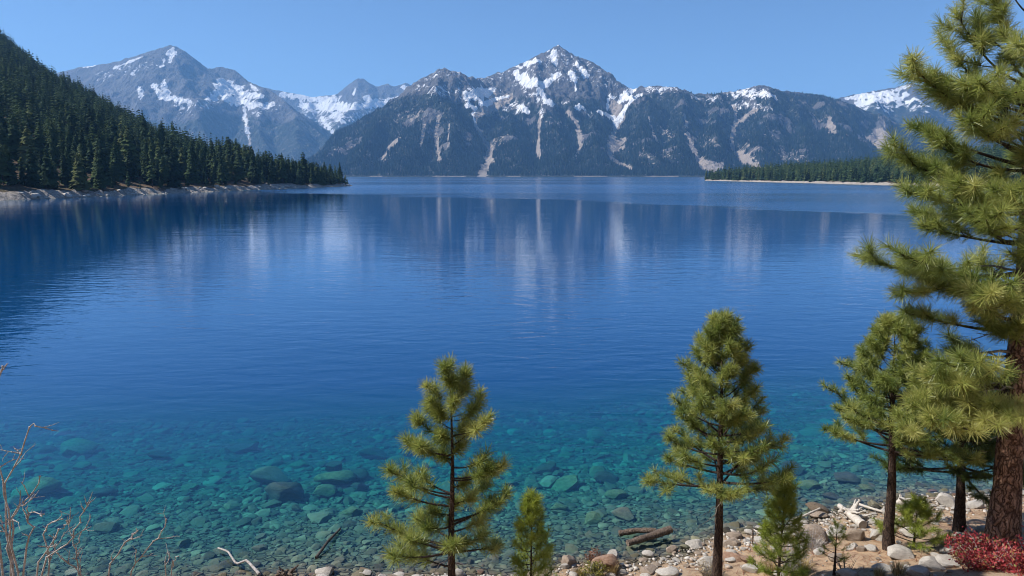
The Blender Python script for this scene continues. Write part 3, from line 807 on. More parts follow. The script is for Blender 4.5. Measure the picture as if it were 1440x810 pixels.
# left hillside: many candidates, kept apart; the 300 that show largest become trees of their own
r_ = np.random.default_rng(77)
N = 42000
u = r_.uniform(0.1, 0.995, N); v = r_.uniform(0.0, 1.06, N) ** 1.0
Pt, d = hillL.P(u, v)
clear = fbm(Pt[:, 0] / 16, Pt[:, 1] / 16, oct=2, seed=90)
clear2 = fbm(Pt[:, 0] / 45, Pt[:, 1] / 60, oct=2, seed=91)
ok = (d > 4.5) & (clear < 0.42) & ~((d < 16) & (clear < -0.38)) & ~((clear2 > 0.42) & (Pt[:, 1] > 500))
Pt, d, u, v = Pt[ok], d[ok], u[ok], v[ok]
cells = {}; keep = []
for i in range(len(Pt)):
    sp = 2.7 if d[i] < 70 else 3.9
    key = (int(Pt[i, 0] // sp), int(Pt[i, 1] // sp))
    if key in cells: continue
    cells[key] = 1; keep.append(i)
Pt, d = Pt[keep], d[keep]
hs = r_.uniform(7.0, 16, len(Pt)) * (0.86 + 0.28 * (r_.random(len(Pt)) > 0.75))
hs[d < 12] *= r_.uniform(0.45, 0.95, int((d < 12).sum()))
hs[d > 250] *= 0.9
tip = sstep(430, 452, Pt[:, 1]) * (Pt[:, 0] > -150); hs *= 1 - 0.25 * tip
px_ = 720 + Pt[:, 0] / Pt[:, 1] * FOC
infr = (px_ > -25)
Pt, d, hs, px_ = Pt[infr], d[infr], hs[infr], px_[infr]
size = hs / np.hypot(Pt[:, 0], Pt[:, 1]) - 0.00025 * np.maximum(d - 25, 0)   # front rows first: they hide those behind
order = np.argsort(-size)
front, rest = order[:300], order[300:]
con_me, tr_me = [], None
for K, (V, F, A) in enumerate(con_hi):
    o = mesh('crown', V, F, M_CONIFER, attrs={'tint': A}, link=False); con_me.append(o.data); bpy.data.objects.remove(o)
o = trunk_unit(0).build('trunk', M_BARK_DK); tr_me = o.data; bpy.data.objects.remove(o)
for q in front:
    K = int(r_.integers(0, len(con_hi)))
    e = empty('conifer', Pt[q] - np.array((0, 0, .2)))
    wide = r_.uniform(0.85, 1.2)
    e.scale = (hs[q] * wide, hs[q] * wide, hs[q]); e.rotation_euler[2] = r_.uniform(0, 6.28)
    low = d[q] < 14
    pale = K == 6
    lab = ('pale olive conifer ' if pale else 'dark green conifer ') + ('at the rocky bank of the left hillside' if low else 'in the dense forest on the left hillside')
    tag(e, lab, 'tree', lab.replace('conifer', 'conifers', 1))
    c = bpy.data.objects.new('crown', con_me[K]); COL.objects.link(c); c.parent = e
    t = bpy.data.objects.new('trunk', tr_me); COL.objects.link(t); t.parent = e
V, F, A = scatter(Pt[rest] - np.array((0, 0, .3)), hs[rest], con_lo + con_lo[:2], 5)
tag(mesh('hillside_forest', V, F, M_CONIFER, attrs={'tint': A}), 'dense dark conifer forest covering the upper left hillside', 'forest', kind='stuff')

# right headland forest
N = 20000
u = r_.uniform(0.15, 1.0, N); v = r_.uniform(0.0, 1.15, N)
Pt, d = hillR.P(u, v)
ok = d > 5
Pt, d = Pt[ok], d[ok]
cells = {}; keep = []
for i in range(len(Pt)):
    key = (int(Pt[i, 0] // 3.5), int(Pt[i, 1] // 3.5))
    if key in cells: continue
    cells[key] = 1; keep.append(i)
Pt = Pt[keep]
V, F, A = scatter(Pt - np.array((0, 0, .3)), r_.uniform(8, 12, len(Pt)) + 7 * r_.random(len(Pt)) ** 4, con_lo, 6)
tag(mesh('headland_forest', V, F, M_CONIFER, attrs={'tint': np.clip(A - 0.08, 0, 1)}), 'even band of dark conifers covering the low right headland', 'forest', kind='stuff')

# woods on the far massif
def cone_kind(seed, tint):
    r = np.random.default_rng(seed); k = 5
    V = []; F = []
    for z0, z1, rr in ((0.02, 0.62, .22), (0.35, 1.0, .15)):
        b = len(V)
        for j in range(k):
            a = 2 * math.pi * j / k + seed
            q = rr * r.uniform(.7, 1.25)
            V.append((math.cos(a) * q, math.sin(a) * q, z0 + r.uniform(-.05, .05)))
        V.append((0, 0, z1))
        F += [(b + j, b + (j + 1) % k, b + k) for j in range(k)]
    return np.array(V), np.array(F), np.full(len(V), tint)
N = 90000
X = r_.uniform(-900, 2500, N); Y = r_.uniform(2470, 3900, N)
fo = m_.sample(X, Y, m_.forest); sn = m_.sample(X, Y, np.maximum(m_.snow, m_.scree)); hz = m_.sample(X, Y)
clump = 0.5 + 0.5 * fbm(X / 60, Y / 60, oct=3, seed=95)
ok = (fo * (0.5 + clump) > r_.uniform(0.25, 1.0, N)) & (sn < 0.35) & (hz > 4) & (np.abs(X / Y) < 0.78)
Pm = np.stack([X[ok], Y[ok], hz[ok] - 0.5], 1)
V, F, A = scatter(Pm, r_.uniform(9, 19, len(Pm)) * (1 - 0.35 * sstep(150, 400, Pm[:, 2])), [cone_kind(s, t) for s, t in ((1, .25), (2, .4), (3, .55))], 8)
tag(mesh('mountain_forest', V, F, M_FARWOOD, attrs={'tint': A}), 'dark woods climbing the lower slopes of the long massif', 'forest', kind='stuff')

# ------------------------------------------------------------------ rocks
def ico(sub):
    import bmesh
    b = bmesh.new(); bmesh.ops.create_icosphere(b, subdivisions=sub, radius=1)
    V = np.array([v.co[:] for v in b.verts]); F = np.array([[v.index for v in f.verts] for f in b.faces]); b.free()
    return V, F
I1, I2, I3, I4 = ico(1), ico(2), ico(3), ico(4)
def rock_verts(seed, base, flat=0.65, amp=0.22, facets=7):
    r = np.random.default_rng(seed)
    V = base[0].copy()
    for _ in range(facets):                        # cleave flat faces
        nrm = r.normal(size=3); nrm /= np.linalg.norm(nrm)
        c = r.uniform(0.42, 0.82)
        p = V @ nrm
        V = V - np.maximum(p - c, 0)[:, None] * nrm * 0.9
    n = fbm(V[:, 0] * 1.1 + seed * 3.7, V[:, 1] * 1.1, V[:, 2] * 1.1, oct=3, seed=seed)
    V = V * (1 + amp * n)[:, None]
    V = V / np.abs(V).max(0)
    V[:, 2] *= flat
    return V
ROCKS = [rock_verts(s, I3, 1.0) for s in range(12)]
BIGROCKS = [rock_verts(s + 40, I4, 1.0, 0.16, 9) for s in range(8)]
_rc = {}
def rock_obj(name, loc, dims, mat, label, cat='rock', group=None, rot=None, big=False, k=None, sink=0.33, tilt=0.12):
    lib = BIGROCKS if big else ROCKS
    k = int(r_.integers(0, len(lib))) if k is None else k % len(lib)
    key = (big, k, mat.name)
    if key not in _rc:
        o = mesh(name, lib[k], (I4 if big else I3)[1], mat, smooth=True, link=False); o.data.set_sharp_from_angle(angle=R(28)); _rc[key] = o.data; bpy.data.objects.remove(o)
    o = bpy.data.objects.new(name, _rc[key]); COL.objects.link(o)
    o.scale = (dims[0] / 2, dims[1] / 2, dims[2] / 2)
    o.rotation_euler = (r_.uniform(-tilt, tilt), r_.uniform(-tilt, tilt), r_.uniform(-.4, .4) if rot is None else rot)
    o.location = (loc[0], loc[1], loc[2] + dims[2] * (0.5 - sink))
    return tag(o, label, cat, group)

def rock_px(px, py, w, mat, label, hratio=0.6, dratio=0.8, name='rock', **kw):
    """a rock whose foot meets the ground at a spot, w wide in frame px"""
    p = hit_ground(px, py)
    dep = p[1] * CP + (CAM_Z - p[2]) * SP
    W = w * dep / FOC
    D = W * dratio
    p[1] += D * 0.35; p[2] = on(p[0], p[1])
    return rock_obj(name, p, (W, D, W * hratio), mat, label, **kw)

shore = [
    (800, 797, 25, M_BROWNROCK, 'round brown boulder alone at the waterline beside the yellow green sapling', .85, {}),
    (852, 806, 42, M_REDROCK, 'rust brown faced boulder behind the yellow green bush', .75, dict(big=True)),
    (863, 786, 20, M_GRANITE, 'pale pointed stone left of the crossed logs', .8, {}),
    (912, 784, 19, M_GRANITE, 'pale rounded stone just in front of the crossed logs', .7, {}),
    (947, 778, 19, M_BROWNROCK, 'tan stone touching the right end of the crossed logs', .8, {}),
    (978, 771, 28, M_GRANITE, 'whitish boulder at the waterline left of the middle pine trunk', .55, dict(big=True)),
    (1030, 769, 28, M_BROWNROCK, 'grey brown boulder at the waterline right of the middle pine trunk', .62, dict(big=True)),
    (1034, 791, 34, M_REDROCK, 'wedge of brown rock lying on the sandy path right of the middle pine', .5, dict(big=True)),
    (1000, 803, 34, M_GRANITE, 'big grey stone on the sand at the foot of the middle pine', .7, dict(big=True)),
    (914, 808, 30, M_BROWNROCK, 'flat brown stone on the near edge of the sandy path', .4, {}),
    (940, 812, 34, M_GRANITE, 'pale flat stone on the near edge of the sandy path', .4, {}),
    (1060, 806, 28, M_GRANITE, 'pale slab on the sand left of the dry grey bush', .5, {}),
    (1052, 793, 20, M_REDROCK, 'small rust coloured stone on the sand above the pale slab', .6, {}),
    (1146, 766, 44, M_BROWNROCK, 'large brown boulder half hidden behind dry twigs at the waterline', .85, dict(big=True)),
    (1208, 761, 40, M_BROWNROCK, 'large tan square boulder below the bleached stump', .66, dict(big=True)),
    (1228, 738, 13, M_GRANITE, 'small round white stone behind the tan square boulder', .95, {}),
    (1240, 760, 34, M_GRANITE, 'broad white boulder right of the tan square boulder', .7, dict(big=True)),
    (1157, 768, 18, M_GRANITE, 'pale cobble at the right foot of the large brown boulder', .65, {}),
    (1156, 780, 20, M_GRANITE, 'pale stone below the pale cobble by the tiny seedling', .7, {}),
    (1201, 773, 17, M_GRANITE, 'white stone right of the tiny pine seedling', .8, {}),
    (1228, 776, 20, M_GRANITE, 'angular white stone in front of the broad white boulder', .6, {}),
    (1213, 776, 14, M_BROWNROCK, 'small brown stone between two white stones', .7, {}),
    (1268, 787, 46, M_GRANITE, 'long grey slab lying in shade at the foot of the right hand thin pine', .48, dict(big=True)),
    (1322, 803, 44, M_GRANITE, 'big pale boulder left of the red shrub', .6, dict(big=True)),
    (1296, 811, 30, M_GRANITE, 'grey stone left of the big pale boulder', .55, {}),
    (1338, 778, 24, M_GRANITE, 'rounded stone above the big pale boulder by the red shrub', .6, {}),
    (1332, 712, 32, M_GRANITE, 'white boulder at the water behind the dark bushy pine', .75, dict(big=True)),
    (1300, 722, 22, M_GRANITE, 'white stone left of the white boulder behind the dark bushy pine', .6, {}),
    (1378, 716, 26, M_GRANITE, 'grey boulder between the dark bushy pine and the big trunk', .6, {}),
    (1100, 812, 24, M_GRANITE, 'pale stone at the lower edge under the dry grey bush', .5, {}),
    (1200, 812, 40, M_GRANITE, 'flat pale boulder at the lower edge left of the tuft of straw', .4, dict(big=True)),
    (1245, 806, 30, M_GRANITE, 'low pale stone behind the tuft of straw', .45, {}),
    (455, 812, 30, M_GRANITE, 'pale stone beside the dark driftwood root', .7, {}),
    (512, 812, 20, M_GRANITE, 'white stone at the lower edge left of the nearest pine', .5, {}),
    (560, 812, 18, M_GRANITE, 'small white stone under the left branches of the nearest pine', .5, {}),
    (100, 811, 26, M_BROWNROCK, 'tan stone under the bare shrub', .5, {}),
    (1120, 788, 24, M_GRANITE, 'pale stone behind the dry grey bush', .55, {}),
    (1180, 790, 26, M_BROWNROCK, 'brown stone on the needle litter below the seedling', .45, {}),
]
for px, py, w, mt, lab, hr, kw in shore: rock_px(px, py, w, mt, lab, hr, **kw)
placed = []
# loose stones of the shore, each its own
cnt = 0
for _ in range(9000):
    x = r_.uniform(-9, 13); yb = float(np.interp(x, SHX, SHY)); y = yb + r_.normal(-0.55, 0.5) if r_.random() < 0.62 else yb - r_.uniform(0.3, 4.0)
    px = 720 + x / (y * CP + (CAM_Z - 0.5) * SP) * FOC
    d0 = float(shore_d(np.array([x]), np.array([y]))[0])
    if d0 > (-0.1 if x < 3 else 0.1): continue
    if x < 6 and d0 < -1.0 and r_.random() < 0.85: continue
    z = on(x, y)
    v_ = (y * SP - (CAM_Z - z) * CP) / (y * CP + (CAM_Z - z) * SP)
    py = 405 - v_ * FOC
    if py > 818 or px < 240 or px > 1440: continue
    s = float(np.clip(r_.lognormal(-2.0, 0.5), 0.07, 0.42))
    if any((x - a) ** 2 + (y - b) ** 2 < (0.55 * (s + c)) ** 2 for a, b, c in placed): continue
    placed.append((x, y, s))
    brown = r_.random() < 0.2
    rock_obj('stone', (x, y, z), (s, s * r_.uniform(.6, 1), s * r_.uniform(.4, .75)), M_BROWNROCK if brown else M_GRANITE,
             ('brown' if brown else 'pale granite') + ' stone among the loose stones along the shore', 'stone', ('brown' if brown else 'pale granite') + ' stones along the shore')
    cnt += 1
    if cnt >= 230: break

# gravel between them
def lumps(pts, sizes, base, nvar, seed, flat=(0.35, 0.7)):
    r = np.random.default_rng(seed); Vs, Fs, As = [], [], []; n = 0
    var = [rock_verts(seed * 13 + s, base, 1.0, 0.16, 9) for s in range(nvar)]
    for K in range(nvar):
        sel = np.arange(K, len(pts), nvar)
        V = var[K]; m = len(sel)
        if not m: continue
        th = r.uniform(0, 6.28, m); c, s_ = np.cos(th), np.sin(th)
        a = sizes[sel] * 0.5; b = a * r.uniform(.55, 1, m); h = a * r.uniform(flat[0], flat[1], m)
        X = V[None, :, 0] * a[:, None]; Y = V[None, :, 1] * b[:, None]; Z = V[None, :, 2] * h[:, None]
        tl = r.normal(0, .15, (m, 1))
        Z = Z + tl * X
        W = np.stack([X * c[:, None] - Y * s_[:, None] + pts[sel, 0, None], X * s_[:, None] + Y * c[:, None] + pts[sel, 1, None], Z + (pts[sel, 2] + h * 0.45)[:, None]], -1)
        Vs.append(W.reshape(-1, 3)); Fs.append((base[1][None] + (np.arange(m) * len(V))[:, None, None]).reshape(-1, 3) + n)
        As.append(np.repeat(r.random(m), len(V))); n += m * len(V)
    return np.vstack(Vs), np.vstack(Fs), np.concatenate(As)
N = 5200
x = r_.uniform(-9, 14, N); y = np.interp(x, SHX, SHY) + np.where(r_.random(N) < 0.7, r_.normal(-0.45, 0.4, N), -r_.uniform(0, 4, N))
dd = shore_d(x, y); ok = (dd < np.where(x < 3, -0.12, 0.15)) & ((dd > -1.1) | (r_.random(N) < 0.25))
x, y = x[ok], y[ok]
V, F, A = lumps(np.stack([x, y, ground_z(x, y)], 1), np.clip(r_.lognormal(-2.9, .4, len(x)), .025, .12), I1, 6, 3)
tag(mesh('gravel', V, F, M_PEBBLE, attrs={'tint': A}, smooth=True), 'pale gravel along the waterline', 'gravel', kind='stuff')

# cobbles of the lake bed
def bedscatter(N, xr, orange, smed, ssig, smax):
    x = r_.uniform(*xr, N); o = r_.uniform(*orange, N); y = np.interp(x, SHX, SHY) + o
    ok = np.abs(x / (y + 1)) < 0.85
    x, y = x[ok], y[ok]
    return np.stack([x, y, ground_z(x, y)], 1), np.clip(r_.lognormal(math.log(smed), ssig, len(x)), .05, smax)
p1, s1 = bedscatter(9000, (-14, 16), (-0.1, 6), 0.125, 0.45, 0.4)
p2, s2 = bedscatter(7000, (-22, 24), (3, 15), 0.2, 0.5, 0.8)
V, F, A = lumps(np.vstack([p1, p2]), np.concatenate([s1, s2]), I2, 10, 4, (0.18, 0.42))
tag(mesh('lake_bed_cobbles', V, F, M_COBBLE, attrs={'tint': A}, smooth=False), 'cobbles covering the bed of the shallows', 'cobbles', kind='stuff')

bed = [
    (376, 686, 58, M_BED_BR, 'large brown slab under water in the left shallows, flat topped', .45), (398, 708, 66, M_BED_DK, 'large dark boulder under water in front of the brown slab', .5),
    (468, 688, 60, M_BED_GN, 'mossy boulder under water at the centre of the left boulder cluster', .42), (452, 703, 40, M_BED_GN, 'bright green boulder under water in the left boulder cluster', .5),
    (470, 664, 30, M_BED_DK, 'angular dark boulder under water behind the mossy boulder', .6), (500, 676, 34, M_BED_DK, 'dark boulder under water at the right end of the left cluster', .4),
    (505, 692, 28, M_BED_DK, 'small dark boulder under water right of the bright green one', .5), (492, 727, 40, M_BED_GN, 'flat green stone under water below the left cluster', .35),
    (309, 782, 28, M_BED_BR, 'flat brown stone just under the surface near the driftwood branch', .3), (366, 760, 18, M_BED_BR, 'small reddish stone under water above the driftwood root', .5),
    (364, 776, 26, M_BED_BR, 'flat reddish stone under water left of the driftwood root', .3), (416, 720, 14, M_BED_BR, 'small round reddish stone under water below the dark boulder', .8),
    (418, 660, 36, M_BED_GN, 'pale green slab under water behind the brown slab', .3), (341, 638, 46, M_BED_DK, 'long dark slab deep under water at the drop off', .3),
    (526, 648, 46, M_BED_DK, 'dark slab deep under water left of the nearest pine', .4), (98, 645, 62, M_BED_GN, 'pale slab deep under water above the bare shrub', .4),
    (33, 700, 80, M_BED_GN, 'big pale slab under water at the far left behind the bare shrub', .4), (220, 648, 34, M_BED_DK, 'narrow dark stone deep under water in the left half', .4),
    (138, 700, 34, M_BED_DK, 'dark stone under water right of the big pale slab', .4), (265, 690, 26, M_BED_GN, 'flat green stone under water left of the brown slab', .35),
    (789, 722, 36, M_BED_GN, 'green stone under water right of the nearest pine', .4), (879, 733, 36, M_BED_BR, 'smooth brown oval stone under water left of the middle pine', .4),
    (835, 738, 34, M_BED_GN, 'green oval stone under water beside the brown oval stone', .4), (800, 690, 50, M_BED_GN, 'flat green slab under water between the two front pines', .3),
    (850, 680, 44, M_BED_DK, 'dark slab under water left of the middle pine crown', .35), (770, 668, 46, M_BED_DK, 'dark slab deep under water above the yellow green sapling', .35),
    (868, 703, 34, M_BED_GN, 'mid green stone under water below the dark slab', .4), (1154, 724, 34, M_BED_BR, 'brown boulder under water left of the bleached stump', .45),
    (1195, 680, 40, M_BED_DK, 'dark slab deep under water above the bleached stump', .3), (1222, 692, 22, M_BED_GN, 'pale yellowish stone under water right of the dark slab', .4),
    (1140, 690, 34, M_BED_GN, 'green stone under water right of the tall sapling', .35), (1175, 704, 28, M_BED_DK, 'small dark slab under water just behind the bleached stump', .35),
    (1120, 668, 44, M_BED_DK, 'dark slab deep under water beside the middle pine crown', .35), (660, 770, 22, M_BED_GN, 'small green stone under water right of the nearest pine trunk', .4),
]
for px, py, w, mt, lab, hr in bed: rock_px(px, py, w, mt, lab, hr, name='submerged_boulder', cat='boulder', big=True, sink=0.18, dratio=.85, tilt=.2)

# boulders on the pale bank of the left hillside
lastk = 0
for i in range(90):
    u = r_.uniform(0.36, 0.99); dd_ = r_.uniform(-1.0, 4.5)
    P0, _ = hillL.P(np.array([u]), np.array([0.0])); P1, dL = hillL.P(np.array([u]), np.array([1.0]))
    v0 = dd_ / max(float(dL[0]), 1)
    P0, _ = hillL.P(np.array([u]), np.array([v0])); P0 = P0[0]
    if P0[2] < -0.4: continue
    s = float(np.clip(r_.lognormal(0.25, .45), .6, 3.0))
    rock_obj('bank_boulder', P0, (s, s * .8, s * r_.uniform(.45, .8)), M_GRANITE, 'pale boulder on the rocky bank of the left hillside', 'boulder', 'pale boulders along the left bank')

# ------------------------------------------------------------------ pines with real needles
def needles(T, Ax, tl, nl, nw, per, tint, seed, lean=0.0):
    """T tuft bases (n,3), Ax axes (n,3): bottle-brush tufts of thin blades"""
    r = np.random.default_rng(seed)
    n = len(T); m = n * per
    b = np.repeat(T, per, 0); a = np.repeat(Ax, per, 0)
    sc = np.repeat(r.uniform(.8, 1.2, n), per)
    t = r.uniform(-0.25, 1.0, m)
    rnd = r.normal(size=(m, 3)); rad = rnd - (rnd * a).sum(1, keepdims=True) * a; rad /= np.linalg.norm(rad, axis=1, keepdims=True) + 1e-9
    ang = np.radians(r.uniform(25, 105, m)) * np.where(t > 0.75, 0.6, 1.0)
    d = a * np.cos(ang)[:, None] + rad * np.sin(ang)[:, None]
    d[:, 2] -= 0.03
    d /= np.linalg.norm(d, axis=1, keepdims=True)
    p0 = b + a * (t * tl * sc)[:, None]
    p1 = p0 + d * (nl * sc * r.uniform(.75, 1.1, m))[:, None]
    rn2 = r.normal(size=(m, 3)); sd = np.cross(d, rn2); sd /= np.linalg.norm(sd, axis=1, keepdims=True) + 1e-9
    w = nw * 0.5
    V = np.empty((m, 4, 3)); V[:, 0] = p0 - sd * w * .6; V[:, 1] = p0 + sd * w * .6
    pm = p0 * 0.3 + p1 * 0.7
    V[:, 2] = p1 + sd * w * 0.25; V[:, 3] = p1 - sd * w * 0.25
    F = np.arange(m * 4).reshape(m, 4)
    tt = np.clip(np.repeat(tint + r.normal(0, .10, n), per) + r.normal(0, .09, m), 0, 0.84)
    dead = np.repeat(tint > 0.88, per); tt = np.where(dead, np.clip(np.repeat(tint, per) + r.normal(0, .06, m), 0.6, 1), tt)
    A = np.repeat(tt, 4)
    return V.reshape(-1, 3), F, A

def bez(p0, c, p1, n):
    t = np.linspace(0, 1, n)[:, None]
    return (1 - t) ** 2 * p0 + 2 * t * (1 - t) * c + t * t * p1

def pine(name, label, base, top, tr, branches, tuft, seed, mat_bark=M_BARK_DK, sub=7, subl=0.34, tint=0.5, per=70, trunkpts=None, dead=(), needle_mat=None, first=0.35, start_taper=1.0, k=10):
    """trunk from base to top; branches: list of (attach point z, tip xyz, tint offset)"""
    r = np.random.default_rng(seed)
    base = np.asarray(base, float); top = np.asarray(top, float)
    e = empty(name, base); tag(e, label, 'tree')
    if trunkpts is None:
        n = 12; t = np.linspace(0, 1, n)
        TP = base + (top - base) * t[:, None]
        TP[1:-1, :2] += 0.006 * (top[2] - base[2]) * np.stack([vnoise(t[1:-1] * 3, t[1:-1] * 0 + seed), vnoise(t[1:-1] * 3, t[1:-1] * 0 + seed + 9)], 1)
    else: TP = np.asarray(trunkpts, float)
    z = TP[:, 2]
    rad = tr * np.clip(1 - (z - z[0]) / (top[2] - z[0]), 0.03, 1) ** start_taper
    rad[0] *= 1.18
    fine = np.linspace(0, 1, 70); par = (z - z[0]) / (z[-1] - z[0])
    TPf = np.stack([np.interp(fine, par, TP[:, c]) for c in range(3)], 1)
    TPf[0, 2] -= 0.25
    mb = MB(); mb.tube(TPf - base, np.interp(fine, par, rad), k + 8, rough=0.05)
    mb.build('trunk', mat_bark, e, smooth=True)
    lb = MB(); T, Ax, Ti = [], [], []
    def on_trunk(zz):
        return np.array([np.interp(zz, TP[:, 2], TP[:, c]) for c in range(3)])
    def r_at(zz): return float(np.interp(zz, z, rad))
    for (zz, tipp, to) in branches:
        p0 = on_trunk(zz); tipp = np.asarray(tipp, float)
        L = np.linalg.norm(tipp - p0)
        if L < 0.08: 
            T.append(tipp); Ax.append(np.array((0, 0, 1.0))); Ti.append(tint + to); continue
        hor = tipp - p0
        c = p0 + np.array((hor[0] * .55, hor[1] * .55, hor[2] * .22 - 0.04 * L)) + r.normal(0, .04 * L, 3)
        Pp = bez(p0, c, tipp, 10)
        br = min(r_at(zz) * 0.5, 0.010 + 0.013 * L)
        lb.tube(Pp - base, np.linspace(br, br * .28, 10), 5, cap=False)
        tan = np.gradient(Pp, axis=0); tan /= np.linalg.norm(tan, axis=1, keepdims=True)
        def tuft_at(p, d, off=0.0):
            a = d + np.array((0, 0, 0.38)); a /= np.linalg.norm(a)
            T.append(p - a * tuft[0] * .6); Ax.append(a); Ti.append(tint + to + off)
        tuft_at(tipp, tan[-1])
        for q in np.arange(0.68, 0.97, tuft[0] * 1.5 / max(L, .25)):
            i = q * 9; j = int(i); f = i - j
            tuft_at(Pp[j] * (1 - f) + Pp[j + 1] * f, tan[j], -.06)
        ns = max(2, int(round(sub * (0.5 + 0.5 * min(L / 1.2, 1.6)))))
        for s in range(ns):
            q = first + (0.97 - first) * (s + r.random()) / ns
            i = min(q * 9, 8.99); j = int(i); f = i - j
            p = Pp[j] * (1 - f) + Pp[j + 1] * f
            d = tan[j].copy(); sgn = 1 if s % 2 else -1
            an = sgn * r.uniform(.55, 1.15)
            dx, dy = d[0] * math.cos(an) - d[1] * math.sin(an), d[0] * math.sin(an) + d[1] * math.cos(an)
            d = np.array((dx, dy, d[2] * .4 + r.uniform(-.12, .45))); d /= np.linalg.norm(d)
            l = subl * L * (1.15 - .7 * q) * r.uniform(.6, 1.25) + tuft[0] * .35
            pe = p + d * l + np.array((0, 0, .12 * l))
            lb.tube(bez(p, p + d * l * .5 - np.array((0, 0, .05 * l)), pe, 4) - base, np.linspace(br * .4, br * .18, 4), 4, cap=False)
            tuft_at(pe, d)
            if l > tuft[0] * 2.3: tuft_at(p + (pe - p) * .55, d, -.06)
    for (p0, p1, rr) in dead:                        # bare grey snags
        p0 = np.asarray(p0, float); p1 = np.asarray(p1, float); L = np.linalg.norm(p1 - p0)
        c = (p0 + p1) / 2 + r.normal(0, .10 * L, 3)
        Pp = bez(p0, c, p1, 8); Pp[1:-1] += r.normal(0, .025 * L, (6, 3))
        db = MB(); db.tube(Pp - base, np.linspace(rr, rr * .3, 8), 5, cap=False)
        for s in range(4):
            j = int(r.integers(2, 8)); d = r.normal(size=3) + (p1 - p0) / L; d /= np.linalg.norm(d); l = L * r.uniform(.12, .35)
            q = bez(Pp[j], Pp[j] + d * l * .5 + r.normal(0, .1 * l, 3), Pp[j] + d * l, 5)
            db.tube(q - base, np.linspace(rr * .5, rr * .15, 5), 4, cap=False)
        db.build('dead_branch', M_DEADTWIG, e, smooth=True)
    T = np.array(T); Ax = np.array(Ax); Ti = np.array(Ti)
    V, F, A = needles(T - base, Ax, tuft[0], tuft[1], tuft[2], per, Ti, seed)
    cr = mesh('crown', V, F, needle_mat or M_NEEDLE, e, {'tint': A})
    lb.build('branchwork', M_LIMB, cr, smooth=True)
    return e

def random_branches(base, top, zb, Lmax, n, seed, prof=0.75, tilt=(0.0, 0.9), squash=1.0, tt=0.0):
    """limbs all round, longest low, rising towards the top"""
    r = np.random.default_rng(seed); out = []
    H = top[2] - zb
    for i in range(n):
        t = ((i + r.uniform(0, .9)) / n) ** 0.95
        z = zb + H * t * 0.97
        a = i * 2.399 + r.uniform(-.4, .4)
        L = Lmax * (1 - t) ** prof * r.uniform(.7, 1.12) + 0.10
        el = tilt[0] + (tilt[1] - tilt[0]) * t + r.uniform(-.12, .2)
        ax = base[0] + (top[0] - base[0]) * (z - base[2]) / (top[2] - base[2]); ay = base[1] + (top[1] - base[1]) * (z - base[2]) / (top[2] - base[2])
        out.append((z, (ax + math.cos(a) * L * math.cos(el), ay + math.sin(a) * L * math.cos(el) * squash, z + L * math.sin(el)), tt + r.uniform(-.08, .08)))
    out.append((top[2] - .02, (top[0], top[1], top[2]), 0))
    return out

def px_branches(tips, Y, base, top, rise, seed, dep=0.5, tt=0.0):
    """limbs whose tips were read off the photograph, each at its own depth round the trunk"""
    r = np.random.default_rng(seed); out = []
    for px, py in tips:
        p = at(px, py, Y)
        hor = abs(p[0] - np.interp(p[2], [base[2], top[2]], [base[0], top[0]]))
        dy = r.uniform(-1, 1) * dep * max(hor, .15)
        p = at(px, py, Y + dy)
        L = math.hypot(hor, dy)
        z = np.clip(p[2] - rise(p[2]) * L, base[2] + .3, top[2] - .05)
        out.append((float(z), tuple(p), tt + r.uniform(-.08, .08)))
    return out

def stand(px, py_top, Y, x=None):
    """base and top of a tree that stands at distance Y with its top at a spot"""
    topp = at(px, py_top, Y)
    b = np.array((topp[0] if x is None else x, Y, 0.0)); b[2] = on(b[0], b[1]) - .03
    return b, topp

# --- nearest pine, left of centre
Yl = 9.3
b0, t0 = stand(634, 516, Yl); b0[0] = at(637, 805, Yl)[0]
Z = lambda zx, zy: (500 + zx / 2.453, 480 + zy / 2.453)
tipsL = [Z(*q) for q in [(310, 95), (375, 112), (325, 140), (375, 165), (262, 160), (265, 205), (295, 250), (428, 195), (405, 240), (210, 265), (447, 278), (300, 325), (372, 300), (180, 345), (225, 365), (300, 395), (355, 365), (437, 405), (505, 430), (125, 440), (225, 465), (380, 485), (150, 520), (470, 565), (525, 525),
                           (270, 585), (78, 622), (150, 650), (190, 685), (320, 640), (125, 735), (205, 735), (440, 670), (370, 700), (340, 560), (400, 540), (430, 620), (250, 640)]]
rise = lambda z: 0.15 + 0.5 * float(np.clip((z - 1.8) / 2.6, 0, 1))
BL = px_branches(tipsL, Yl, b0, t0, rise, 3, 0.7) + [(t0[2] - .02, tuple(t0), 0)] + random_branches(b0, t0, 1.7, 0.75, 14, 12)[:12]
pine('pine_tree', 'sparse young pine nearest the viewer left of centre, bare trunk showing between its tufts', b0, t0, 0.07, BL, (0.11, 0.155, 0.0115), 21, sub=1.7, subl=.22, tint=0.62, per=125, first=.66,
     dead=[((b0[0], Yl, 1.75), (b0[0] - .45, Yl - .3, 1.45), .008), ((b0[0], Yl, 1.9), (b0[0] - .7, Yl + .2, 1.75), .007), ((b0[0], Yl, 1.6), (b0[0] + .5, Yl - .2, 1.6), .007)])
